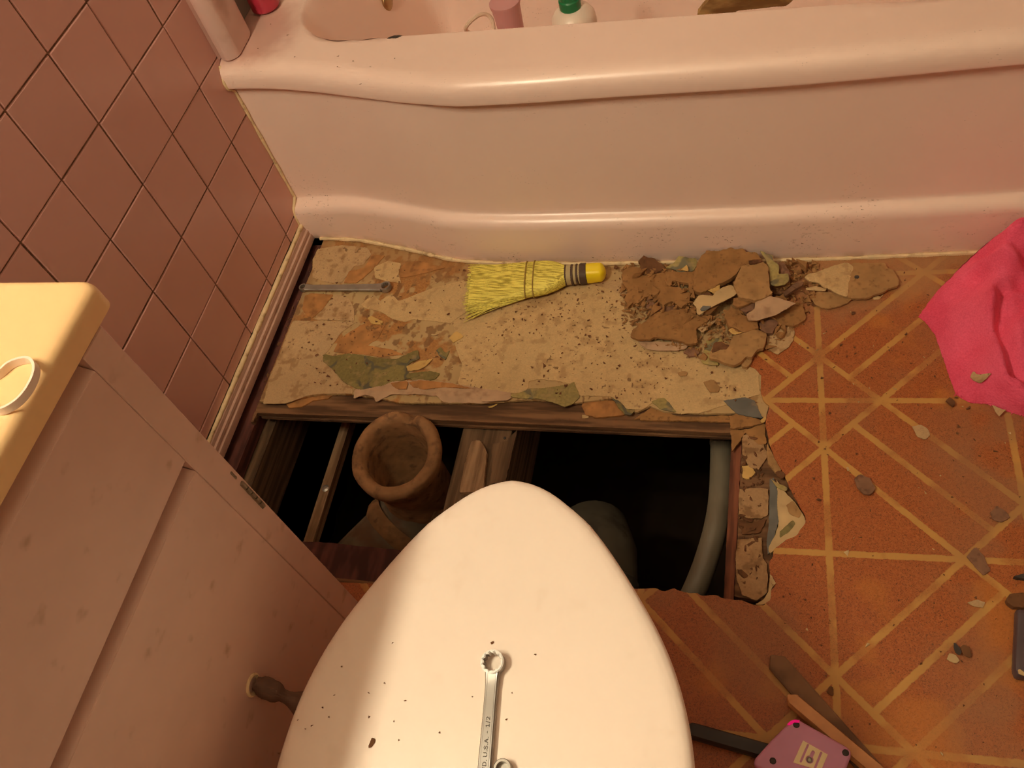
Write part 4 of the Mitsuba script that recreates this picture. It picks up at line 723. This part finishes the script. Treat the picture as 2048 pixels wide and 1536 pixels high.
chunk('paper_scrap', cE([(1300, 745), (1390, 700), (1420, 740), (1470, 685), (1480, 700), (1400, 770), (1330, 780)]), 'paper_cream', .0050, .0016, 'small white chip beside the flat piece with the nail hole', 'scrap', group=None, jag=.0008, grid=.003)
# single flakes away from the heap
for px, m, z, th, lab in [
    (cH([(795, 1130), (850, 1110), (885, 1120), (920, 1180), (905, 1205), (840, 1205)]), 'chip_tan', .0045, .0020, 'brown flake alone on the tan underlay in front of the heap'),
    (cH([(595, 1060), (640, 1040), (680, 1055), (660, 1080), (610, 1085)]), 'chip_tan', .0036, .0014, 'small brown flake on the tan underlay left of the lone flake'),
    (crop(1820, 420, 3.491, [(418, 1180), (432, 1152), (462, 1162), (500, 1160), (522, 1158), (550, 1192), (515, 1215), (480, 1228), (440, 1200)]), 'hardboard_bare', None, .0014, 'grey brown heart shaped flake on the pink towel'),
    (crop(1820, 420, 3.491, [(525, 1290), (545, 1275), (570, 1285), (600, 1320), (655, 1380), (665, 1405), (620, 1445), (590, 1415), (560, 1360)]), 'hardboard_bare', None, .0016, 'long grey brown flake across the front edge of the pink towel'),
    (crop(1820, 420, 3.491, [(248, 1330), (275, 1308), (310, 1325), (320, 1350), (305, 1372), (280, 1350)]), 'chip_dark', .009, .004, 'dark lump beside the front corner of the towel'),
    (crop(1548, 800, 3.072, [(492, 485), (530, 455), (590, 480), (622, 545), (600, 580), (550, 575), (515, 540)]), 'chip_purple', .0085, .0035, 'grey brown crumb lump on the diagonal line of the vinyl'),
    (crop(1548, 800, 3.072, [(850, 165), (900, 150), (945, 175), (960, 215), (930, 245), (880, 225)]), 'hardboard_bare', .0050, .0014, 'thin beige flake on the vinyl below the towel'),
    (crop(1548, 800, 3.072, [(1180, 960), (1240, 900), (1290, 960), (1330, 1050), (1290, 1080), (1230, 1020)]), 'chip_purple', .0056, .0018, 'long dusty brown flake on the vinyl near the right edge'),
    (crop(1548, 800, 3.072, [(1330, 690), (1370, 650), (1420, 680), (1450, 720), (1400, 750), (1340, 735)]), 'chip_purple', .0056, .0018, 'dusty brown flake near the star of lines at the right edge'),
    (crop(1548, 800, 3.072, [(1190, 1245), (1250, 1225), (1300, 1245), (1280, 1275), (1220, 1265)]), 'hardboard_bare', .0048, .0012, 'pale thin flake on the vinyl above the black flakes'),
    (cK([(1033, 540), (1045, 535), (1085, 590), (1098, 610), (1080, 645), (1040, 610)]), 'ink', .0095, .0012, 'pointed black flake at the right on the vinyl'),
    (cK([(1085, 575), (1110, 550), (1155, 570), (1178, 630), (1160, 665), (1110, 635)]), 'chip_dark', .0080, .0012, 'rounded black flake touching the pointed one'),
    (cK([(975, 670), (1000, 620), (1040, 630), (1085, 680), (1060, 702), (1010, 692)]), 'paper_cream', .0050, .0014, 'grey white flake beside the black flakes'),
    (cK([(20, 930), (45, 880), (78, 900), (75, 960), (60, 965)]), 'chip_dark', .0056, .0014, 'dark flake beside the wooden handle near a star of lines'),
    (cI([(925, 600), (945, 585), (980, 600), (985, 630), (960, 640), (935, 620)]), 'chip_dark', .0060, .0030, 'dark crumb at the torn vinyl edge right of the opening'),
    (cI([(890, 1225), (905, 1240), (930, 1285), (905, 1290), (895, 1260)]), 'paper_cream', .0070, .0014, 'white curled chip at the lower right of the opening'),
    (cF([(1390, 915), (1445, 910), (1440, 922), (1395, 926)]), 'paper_cream', .0040, .0012, 'thin white sliver on the stripped floor below the broom bristles'),
    (cG([(335, 1380), (385, 1360), (388, 1368), (330, 1398), (300, 1392)]), 'paper_yellow', -.0050, .0012, 'yellowish curl of paper on the wooden ledge of the opening'),
    (cF([(1080, 1405), (1120, 1412), (1165, 1422), (1120, 1432), (1090, 1418)]), 'paper_cream', -.0052, .0012, 'pale curved chip on the ledge above the drain pipe'),
    (cG([(1068, 1455), (1095, 1452), (1125, 1465), (1122, 1480), (1070, 1482)]), 'paper_cream', -.0052, .0012, 'small pale chip on the ledge above the dark opening')]:
    if z is None: continue
    add('flake', flake_mesh(px, z, th, (0, 0), .0008, .0004, .0008, len(scene) % 89, .0003, .003), m, label=lab, cat='flake')

# fine rubble: crumbs over the heap, the stripped floor and the vinyl
def crumbs(n, sampler, size, seed):
    r = np.random.default_rng(seed); out = []
    base = [trimesh.convex.convex_hull(r.normal(size=(8, 3)) * (1, .8, .5)) for _ in range(12)]
    base = [(b.vertices, b.faces) for b in base]
    V, F, o = [], [], 0
    for i in range(n):
        x, y, z = sampler(r); s = size * r.lognormal(0, .45); a = r.uniform(0, 6.28); v, f = base[int(r.integers(12))]
        c, d = math.cos(a), math.sin(a); w = np.c_[v[:, 0] * c - v[:, 1] * d, v[:, 0] * d + v[:, 1] * c, v[:, 2]] * s
        w[:, 2] -= w[:, 2].min(); V.append(w + (x, y, z)); F.append(f + o); o += len(v)
    return trimesh.Trimesh(np.vstack(V), np.vstack(F), process=False)
hp = Polygon(pts([(1245, 530), (1300, 515), (1420, 500), (1540, 505), (1600, 520), (1650, 525), (1640, 600), (1600, 640), (1560, 700), (1480, 725), (1410, 720), (1290, 690), (1240, 640)]))
hx0, hy0, hx1, hy1 = hp.bounds
def in_heap(r):
    while True:
        x, y = r.uniform(hx0, hx1), r.uniform(hy0, hy1)
        if hp.contains(Point(x, y)) and y < float(yb(x)) - .008: break
    d = hp.exterior.distance(Point(x, y)); return x, y, .0028 + min(.014, d * .28) * r.uniform(.2, 1)
def spill(r):
    while True:
        x, y = r.normal(.74, .13), r.normal(.31, .07)
        if .3 < x < 1.15 and .13 < y < .405: return x, y, .0029
def over_floor(r):
    while True:
        x, y = r.uniform(.08, .88), r.uniform(.13, .40)
        if y < float(yb(x)) - .01: return x, y, .0026
def over_vinyl(r):
    while True:
        x, y = r.uniform(.9, 1.3), r.uniform(-.45, .40)
        if Polygon(vo).contains(Point(x, y)): return x, y, FT + .0001
def on_ledge(r): return r.uniform(.842, .872), r.uniform(-.15, .09), -.0052
def by_skirting(r): return r.uniform(.019, .033), r.uniform(.11, .47), -.0162
add('rubble_crumbs', crumbs(1500, in_heap, .0022, 1), 'chip_brown', label='loose brown crumbs filling the heap of broken flooring by the tub', cat='crumbs', kind='stuff')
add('floor_crumbs', cat_([crumbs(400, spill, .0009, 2), crumbs(500, over_floor, .0008, 3), crumbs(420, over_vinyl, .0008, 4)]), 'chip_dark', label='fine dark crumbs scattered over the stripped floor and the vinyl', cat='crumbs', kind='stuff')
add('ledge_crumbs', cat_([crumbs(260, on_ledge, .0016, 6), crumbs(110, by_skirting, .0011, 7)]), 'chip_dark', label='dark rotten crumbs along the skirting and the right edge of the opening', cat='crumbs', kind='stuff')
add('pale_chips', cat_([crumbs(90, spill, .0009, 8), crumbs(60, over_vinyl, .0008, 9), crumbs(40, over_floor, .0007, 10)]), 'paper_cream', label='tiny pale chips scattered over the floor around the heap', cat='chips', kind='stuff')

# ---------------------------------------------------------------- inside the opening
dp = thing('drain_pipe', 'rusty cast iron toilet drain pipe with a broken rim in the floor opening', 'pipe')
cz = .003; ZO = .043; pc = at(789, 904, cz)
def ringat(z, r, dx=0, dy=0, seed=0, rough=.0016, n=56, tilt=0.0):
    a = np.arange(n) * 2 * np.pi / n
    rr = r + (meshkit.fbm(np.c_[np.cos(a) * 3, np.sin(a) * 3, a * 0 + seed], 3, seed) - .5) * 2 * rough
    return np.c_[pc[0] + dx + rr * np.cos(a), pc[1] + dy + rr * np.sin(a), np.full(n, z + ZO) + (tilt + .009 * (z > -.08)) * np.sin(a)]
ro, ri = .0745, .0525
notch = lambda P, amt: np.c_[P[:, :2], P[:, 2] - amt * np.exp(-((np.arctan2(P[:, 1] - pc[1], P[:, 0] - pc[0]) - 1.42) / .16) ** 2)]
outer = [ringat(-.205, .060, .0, -.0, 1), ringat(-.13, .058, 0, 0, 2), ringat(-.075, .060, 0, 0, 3), ringat(-.062, ro - .002, 0, 0, 4), notch(ringat(-.046, ro, 0, 0, 5), .014), notch(ringat(-.040, ro - .005, 0, 0, 6, tilt=.002), .020), notch(ringat(-.038, (ro + ri) / 2, 0, 0, 7, tilt=.002), .020), notch(ringat(-.040, ri + .004, 0, 0, 8, tilt=.002), .017), ringat(-.050, ri, 0, 0, 9), ringat(-.075, ri - .002, 0, 0, 10, .003), ringat(-.11, ri - .004, 0, 0, 11, .003), ringat(-.15, ri - .006, .006, -.006, 12, .003), ringat(-.20, ri - .012, .02, -.02, 13, .003)]
V = np.vstack(outer); nn_ = 56; F = []
for i in range(len(outer) - 1):
    for j in range(nn_):
        a, b, c, d = i * nn_ + j, i * nn_ + (j + 1) % nn_, (i + 1) * nn_ + (j + 1) % nn_, (i + 1) * nn_ + j
        F += [[a, b, c], [a, c, d]]
add('pipe_rim', trimesh.Trimesh(V, F, process=False), 'iron_rust', dp, smooth=50)
tb = np.array([pc + q for q in ((0.004, 0, -.150), (-.016, -.024, -.185), (-.048, -.062, -.205), (-.080, -.11, -.212), (-.11, -.17, -.214), (-.145, -.26, -.216))])
tck, _ = splprep(tb.T, s=0); bend = np.array(splev(np.linspace(0, 1, 24), tck)).T
add('bend', tube(bend, np.linspace(.066, .086, 24), 28, False), 'iron_grey', dp, smooth=50, label='grey rust-stained bend of the drain pipe')
add('hub_collar', tube(bend[4:8], [.074, .080, .080, .074], 28, False), 'iron_rust', dp, smooth=50)
duct = [at(1150, 985, -.20) + np.array([.0, .0, -.075]), at(1172, 1010, -.20) + np.array([0, 0, -.07])]
c = at(1185, 1080, -.20)
dpth = [(c[0] - .035, c[1] + .075, -.315), (c[0] - .02, c[1] + .05, -.285), (c[0] - .01, c[1] + .01, -.27), (c[0] - .005, c[1] - .05, -.268), (c[0], c[1] - .14, -.268), (c[0], c[1] - .4, -.268)]
du = thing('round_duct', 'dark grey round duct half hidden behind the toilet lid inside the floor opening', 'duct')
add('tube', tube(dpth, [.045, .066, .074, .077, .077, .077], 28), 'duct_grey', du, smooth=50)
for i in (3, 4): add('band', tube([(dpth[i][0], dpth[i][1] + .008, -.268), (dpth[i][0], dpth[i][1] - .008, -.268)], .0785, 28), 'steel_dull', du, smooth=40)
gp = [at(1446, 800, -.12), at(1444, 860, -.11), at(1443, 930, -.10), at(1440, 1000, -.10), at(1430, 1060, -.10), at(1416, 1110, -.11), at(1398, 1160, -.12), at(1375, 1210, -.14), at(1350, 1260, -.17)]
gp = np.array(gp); tck, _ = splprep(gp.T, s=0); gq = np.array(splev(np.linspace(0, 1, 40), tck)).T
gpk = thing('grey_pipe', 'curved grey plastic pipe at the right end of the floor opening', 'pipe')
add('tube', tube(gq, .0175, 20), 'pipe_grey', gpk, smooth=50)
add('coupling', tube(gq[7:10], .0188, 20), 'pipe_grey', gpk, smooth=40)

# ---------------------------------------------------------------- pink towel
tz = .028
tp = [(1838, 630, .008), (1858, 600, .010), (1878, 572, .018), (1900, 545, .030), (1935, 510, .045)]
tp2 = [(2150, 850, .01), (2080, 832, .01), (2048, 826, .01), (2010, 816, .01), (1975, 802, .01), (1940, 800, .01), (1914, 784, .01), (1905, 760, .01), (1885, 705, .01), (1872, 668, .008), (1852, 640, .008)]
tw = np.array([at(*q)[:2] for q in tp] + [(1.190, .4085), (1.24, .411), (1.34, .415), (1.45, .40), (1.50, .30), (1.46, .17), (1.36, .11)] + [at(*q)[:2] for q in tp2]); tpoly = Polygon(tw)
fold1 = LineString(pts([(2060, 440), (2010, 500), (1992, 560), (1990, 620), (2000, 690), (2022, 740), (2060, 770)], .06))
fold2 = LineString(pts([(2070, 470), (2030, 520), (2020, 560)], .06))
fold3 = LineString(pts([(1900, 570), (1960, 540), (2010, 510)], .04))
valley = LineString(pts([(2000, 590), (1998, 640), (2012, 700), (2030, 740)], .05))
from shapely import distance as sdist, points as spts
def towel_z(x, y):
    P = spts(np.c_[x, y]); d = sdist(tpoly.exterior, P)
    z = .0105 + .060 * (1 - np.exp(-np.clip(d, 0, 1) / .075)) - .004
    z += .055 * np.clip((y - .29) / .10, 0, 1) ** 1.3 * np.clip((x - 1.10) / .11, 0, 1) * np.exp(-np.clip(d, 0, 1) / .09)
    z += .030 * np.exp(-(sdist(fold1, P) / .015) ** 2) + .012 * np.exp(-(sdist(fold2, P) / .010) ** 2) + .006 * np.exp(-(sdist(fold3, P) / .014) ** 2)
    z -= .030 * np.exp(-(sdist(valley, P) / .010) ** 2)
    q_ = np.clip(d / .03, 0, 1); th_ = np.arctan2(y - .30, x - 1.255)
    z += q_ * (.010 * np.sin(th_ * 9 + 5 * meshkit.noise(np.c_[x * 12, y * 12, 0 * x], 2)) * np.clip(np.hypot(x - 1.255, y - .30) / .08, 0, 1) + .014 * np.abs(meshkit.fbm(np.c_[x * 20 + 3, y * 20, 0 * x], 3, 9) - .5))
    z += .008 * (meshkit.fbm(np.c_[x * 16, y * 16, 0 * x], 3, 4) - .5) + .003 * np.sin((x * 30 + y * 42)) * np.clip(d / .05, 0, 1)
    return z
to2 = jagged(tw, .0012, .004, 15)
tk = thing('towel', 'crumpled pink terry towel lying on the vinyl against the tub', 'towel')
add('cloth', sheet(to2, towel_z, .004, .0045, .0004, 3, .003, lambda x, y: 0 * x + FT + .0003), 'towel_terry', tk, smooth=60)
fr_ = []
a_, b_ = pts([(1914, 784)], .006)[0], pts([(2060, 829)], .006)[0]
bot = LineString(pts([(1914, 783), (1940, 798), (1975, 800), (2010, 814), (2048, 824), (2080, 830)], .006))
rt = np.random.default_rng(8)
for s in np.linspace(0, bot.length, 120):
    q = np.array(bot.interpolate(s).coords[0]); o = np.array([rt.normal(-.1, .3), -1.0]) * rt.uniform(.003, .007)
    fr_.append(tube([(*(q - o * .5), .0075), (*(q + o * .5), .0055), (*(q + o), .0042)], [.0006, .0005, .0003], 4, False))
add('fringe', cat_(fr_), 'towel_terry', tk, kind='stuff', label='short frayed fringe along the front edge')
for px, lab in [(crop(1820, 420, 3.491, [(418, 1180), (432, 1152), (462, 1162), (500, 1160), (522, 1158), (550, 1192), (515, 1215), (480, 1228), (440, 1200)]), 'grey brown heart shaped flake on the pink towel'),
                (crop(1820, 420, 3.491, [(525, 1290), (545, 1275), (570, 1285), (600, 1320), (655, 1380), (665, 1405), (620, 1445), (590, 1415), (560, 1360)]), 'long grey brown flake across the front edge of the pink towel')]:
    w = pts(px, .022)
    for _ in range(8): w = np.array([at(u, v, max(FT, float(towel_z(np.array([a]), np.array([b]))[0])) if tpoly.contains(Point(a, b)) else .008)[:2] for (u, v), (a, b) in zip(px, w)])
    c = w.mean(0); e = .004
    zc = float(towel_z(c[:1], c[1:])[0]); inside = [q for q in w if tpoly.contains(Point(*q))]
    A = np.c_[w - c, np.ones(len(w))]; hz = np.array([float(towel_z(np.array([a]), np.array([b]))[0]) if tpoly.contains(Point(a, b)) else .006 for a, b in w]); co = np.linalg.lstsq(A, hz, rcond=None)[0]
    lift = max(0.0, float(np.max(hz - A @ co))) + .0035
    add('flake', sheet(jagged(w, .0007, .003, 3), lambda x, y: co[0] * (x - c[0]) + co[1] * (y - c[1]) + co[2] + lift, .0014, .004, .0002, 3, .0003), 'hardboard_bare', label=lab, cat='flake')

# ---------------------------------------------------------------- tools lying at the lower right
def bar(name, px0, px1, z0, z1, w, h, m, n=18, taper=1.0, round_=.4, **k):
    a, b = at(*px0, z0), at(*px1, z1); d = b - a; L = np.linalg.norm(d); d /= L; s = np.cross((0, 0, 1), d); s /= np.linalg.norm(s); u_ = np.cross(d, s); rings = []
    for i in range(n):
        t = i / (n - 1); e = math.sqrt(max(0.02, 1 - max(0, 1 - t * L / (w * 1.0)) ** 2)); ww, hh = w * e * (1 + (taper - 1) * t), h * (0.6 + 0.4 * e)
        rings.append(np.array([a + d * L * t + s * ww * p + u_ * hh * q for p, q in ((-1, -round_), (-.75, -1), (.75, -1), (1, -round_), (1, round_), (.75, 1), (-.75, 1), (-1, round_))]))
    return add(name, loft(rings), m, smooth=35, **k)
bar('wooden_lath', (1542, 1312), (1760, 1560), .0072, .0072, .0125, .0035, 'stick_dark', label='thin dark brown wooden slat with rounded end lying flat on the vinyl', cat='stick')
bar('wooden_rod', (1575, 1393), (1775, 1562), .022, .022, .0085, .0085, 'stick_light', n=20, label='light brown square wooden rod beside the pink device', cat='stick')
bar('black_bar', (1370, 1458), (1560, 1512), .013, .013, .009, .009, 'black_plastic', label='black bar lying on the vinyl between the toilet and the pink device', cat='bar')
DZ = .044
dv_ = thing('wall_device', 'pink plastic device housing lying face down with a metal hanging plate', 'device')
out = cJ([(1100, 1180), (1125, 1158), (1150, 1150), (1185, 1152), (1300, 1215), (1450, 1300), (1575, 1372), (1597, 1400), (1600, 1440), (1570, 1520), (1540, 1600), (1500, 1680), (1300, 1640), (1000, 1590), (850, 1530), (826, 1505), (835, 1460), (960, 1320)])
w = pts(out, DZ); g = Polygon(w).buffer(0)
rs = []
def gring(off, z, n=90):
    q = g.buffer(-off, join_style=1) if off else g; r = LineString(list(q.exterior.coords)); s0 = r.project(Point(*w[0])); s = (np.linspace(0, 1, n, endpoint=False) * r.length + s0) % r.length
    P = np.array([r.interpolate(a).coords[0] for a in s])
    if not Polygon(P).exterior.is_ccw: P = np.roll(P[::-1], 1, 0)
    return np.c_[P, np.full(n, z)]
add('housing', loft([gring(.006, FT + .0008), gring(.002, FT + .004), gring(.001, DZ - .012), gring(.001, DZ - .0115)]), 'black_plastic', dv_, smooth=30, label='dark lower half of the housing')
add('back_cover', loft([gring(.0008, DZ - .0114), gring(0, DZ - .010), gring(0, DZ - .0025), gring(.0010, DZ - .0008), gring(.0030, DZ), gring(.012, DZ)]), 'device_pink', dv_, smooth=35)
for (u, v) in cJ([(1165, 1192), (978, 1480), (1557, 1415)]):
    p = at(u, v, DZ)
    s_ = add('screw', lathe([(0, .0002), (.0026, .0002), (.0030, .0006), (.0034, .0008), (.0036, .0004), (.0036, 0), (0, 0)], 18, p), 'ink', dv_, smooth=30, label='dark recessed screw')
pl = pts(cJ([(1218, 1318), (1415, 1430), (1360, 1560), (1140, 1492)]), DZ + .001)
pg = Polygon(pl)
kh = pts(cJ([(1298, 1412), (1270, 1470)]), DZ + .001)
key_ = unary_union([Point(*kh[1]).buffer(.0042), LineString(kh).buffer(.0019)])
sl = [LineString(pts(cJ(q), DZ + .001)).buffer(.0012) for q in ([(1258, 1352), (1200, 1485)], [(1362, 1415), (1310, 1545)])]
hp_ = add('hanging_plate', extrude(pg.difference(unary_union([key_] + sl)), DZ + .0002, DZ + .0016), 'device_plate', dv_, label='cream metal plate with keyhole and two slots')
add('plate_screw', lathe([(0, .0004), (.0016, .0004), (.0030, .0016), (.0032, .0006), (.0032, 0.0002), (0, .0002)], 16, (*kh[1], DZ)), 'steel_dull', hp_, smooth=30)
lp_ = pts(cJ([(1092, 1186), (1122, 1160), (1150, 1152), (1192, 1156), (1186, 1176), (1150, 1174), (1112, 1196)]), DZ + .0006)
k = add('indicator_lamp', extrude(Polygon(lp_), DZ - .003, DZ + .0009), None, dv_, label='glowing magenta indicator at the corner')
scene[k]['emitter'] = {'type': 'area', 'radiance': {'type': 'rgb', 'value': [0.42, 0.004, 0.075]}}
scene[k]['bsdf'] = {'type': 'ref', 'id': 'lamp_lens'}
# dark case at the right edge
w = pts(cK([(1535, 270), (1560, 262), (1900, 300), (1900, 830), (1600, 812), (1535, 800), (1512, 740)]), .020)
g2 = Polygon(w)
ck_ = thing('dark_case', 'dark purple grey case lying on the vinyl at the right edge', 'case')
r0 = LineString(list(g2.exterior.coords))
def cring(off, z, n=80):
    q = g2.buffer(.004).buffer(-.004 - off) ; r = LineString(list(q.exterior.coords)); s0 = r.project(Point(*w[0])); s = (np.linspace(0, 1, n, endpoint=False) * r.length + s0) % r.length
    P = np.array([r.interpolate(a).coords[0] for a in s])
    if not Polygon(P).exterior.is_ccw: P = np.roll(P[::-1], 1, 0)
    return np.c_[P, np.full(n, z)]
add('body', loft([cring(.002, FT + .0006), cring(0, FT + .004), cring(0, .016), cring(.002, .019), cring(.006, .020)]), 'case_dark', ck_, smooth=35)
w = pts(cK([(1545, 755), (1560, 750), (1600, 780), (1900, 800), (1900, 815), (1600, 806), (1550, 785)]), .0205)
add('rim', extrude(Polygon(w), .0195, .0210), 'paper_cream', ck_, label='pale worn rim at its near end')
for px, z, m, lab in [(cK([(1455, 190), (1480, 150), (1560, 140), (1700, 150), (1700, 255), (1545, 258), (1500, 250), (1465, 215)]), .012, 'chip_dark', 'dark ragged scrap above the dark case at the right edge'),
                      (cK([(1515, 12), (1600, -15), (1800, -120), (1800, 20), (1590, 30)]), .010, 'ink', 'black pointed scrap at the right edge above the dark case')]:
    add('dark_scrap', flake_mesh(px, z, .003, (0, 0), .001, .0006, .001, 4, .0004, .006, True), m, label=lab, cat='scrap')

# ---------------------------------------------------------------- things in the bathtub
def vert(u, v, y): return aty(u, v, y)
FZ = .0590
c = vert(1005, 12, .70); rtop = .0255
b1_ = thing('shampoo_bottle', 'pink bottle standing upside down in the tub left of the white bottle', 'bottle')
zt_ = c[2]
add('cap', lathe([(0, zt_ - .075), (.0215, zt_ - .075), (.0225, zt_ - .05), (.0245, zt_ - .012), (.0265, zt_ - .006), (.0265, zt_ - .001), (.024, zt_), (0, zt_ - .001)], 32, (c[0], .715, 0)), 'bottle_pink', b1_, smooth=40)
add('body', lathe([(0, FZ), (.030, FZ), (.034, FZ + .01), (.036, FZ + .08), (.034, zt_ - .10), (.030, zt_ - .082), (.022, zt_ - .074), (0, zt_ - .074)], 32, (c[0] + .006, .715, 0)), 'bottle_pink', b1_, smooth=40)
sc = vert(958, 50, .70)
add('scrubber', cat_([tube(np.array([(sc[0] + .024 * math.cos(t), .70 + .012 * math.sin(t * 2), sc[2] + .026 * math.sin(t) - .010) for t in np.linspace(0, 2 * math.pi, 40)]), .0035, 8, False), bx(sc[0] - .008, sc[0] + .012, .697, .703, FZ, sc[2] - .02, .001)]), 'scrub_clear', smooth=40, label='clear plastic ring on a stem beside the pink bottle in the tub', cat='scrubber')
c = vert(1148, 40, .70)
b2_ = thing('lotion_bottle', 'white bottle with a green cap standing in the tub', 'bottle')
zs = vert(1148, 20, .70)[2]
add('body', lathe([(0, FZ), (.034, FZ), (.0375, FZ + .006), (.0375, zs - .022), (.036, zs - .010), (.030, zs - .001), (.021, zs + .004), (.016, zs + .005), (0, zs + .005)], 36, (c[0], .70, 0)), 'bottle_white', b2_, smooth=40)
add('cap', lathe([(0, zs + .004), (.0165, zs + .004), (.0180, zs + .006), (.0180, zs + .020), (.0160, zs + .022), (.0150, zs + .045), (.013, zs + .048), (0, zs + .048)], 28, (c[0] - .002, .70, 0)), 'cap_green', b2_, smooth=35)
# shampoo on the tub corner
c = np.array([.036, .655, 0])
b3_ = thing('red_bottle', 'red bottle with a dark blue label standing behind the surround end at the tub corner', 'bottle')
add('body', lathe([(0, .3868), (.022, .3868), (.025, .390), (.025, .50), (.020, .52), (.011, .53), (0, .53)], 28, c), 'bottle_red', b3_, smooth=40)
add('label_band', lathe([(.0252, .418), (.0254, .419), (.0254, .490), (.0252, .491)], 28, c), 'label_blue', b3_, smooth=40)
# broken board leaning inside the tub on the front rim
bo = [(1395, 27), (1418, -4), (1440, -40), (1560, -60), (1600, -20), (1575, 10), (1535, 14), (1470, 21)]
w = np.array([aty(u, v, .60)[[0, 2]] for u, v in bo]); w = np.vstack([w, [(w[-1][0] + .02, .12), (w[0][0] + .03, .10)]])
wb = Polygon(w).buffer(0)
m = trimesh.creation.extrude_polygon(Polygon(jagged(np.array(wb.exterior.coords)[:-1], .0012, .006, 9)), .012, engine='earcut')
v = m.vertices.copy(); m.vertices = np.c_[v[:, 0], .600 + v[:, 2] + .18 * (.33 - v[:, 1]), v[:, 1]]; m.fix_normals()
add('broken_board', m, 'board_tan', label='dirty tan broken board leaning inside the tub', cat='board')
w = [(774, 77), (785, 71), (800, 70), (812, 74), (800, 78)]
add('dark_leaf', flake_mesh(w, .3845, .0012, (0, 0), .0006, .0004, .001, 6, .0003, .003), 'ink', label='thin black scrap on the inner rim of the tub', cat='scrap')
tg = []
for (u, v) in crop(340, 0, 4.096, [(1640, 548), (1842, 480), (1022, 467), (1378, 462), (825, 200), (720, 400), (960, 290), (1500, 500), (1375, 548), (1560, 690)]):
    p = at(u, v, .3862); m = trimesh.convex.convex_hull(R_.normal(size=(9, 3)) * (.0011, .0006, .0002)); m.apply_translation(p + (0, 0, .0004)); tg.append(m)
add('tub_grit', cat_(tg), 'chip_dark', label='dark grit specks on the tub deck near the tiled corner', cat='grit', kind='stuff')

# ---------------------------------------------------------------- vanity lamp on the left wall (above the frame): the room's light
vl = thing('vanity_light', 'three-bulb lamp bar on the tiled-side wall above the vanity', 'lamp')
lx, ly, lz = LAMP['pos']; gap = LAMP['gap']
add('back_plate', bx(0.001, 0.03, ly - gap * 1.5, ly + gap * 1.5, lz - .05, lz + .05, .004), 'steel', vl)
for i in (-1, 0, 1):
    add('bulb_holder', tube([(0.03, ly + i * gap, lz), (lx - LAMP['radius'] * .9, ly + i * gap, lz)], .018, 16), 'steel', vl, smooth=40)
    k = add('bulb', trimesh.creation.icosphere(2, LAMP['radius']).apply_translation((lx, ly + i * gap, lz)), 'bulb_glass', vl, smooth=True)
    scene[k]['emitter'] = {'type': 'area', 'radiance': {'type': 'rgb', 'value': list(LAMP['rgb'])}}
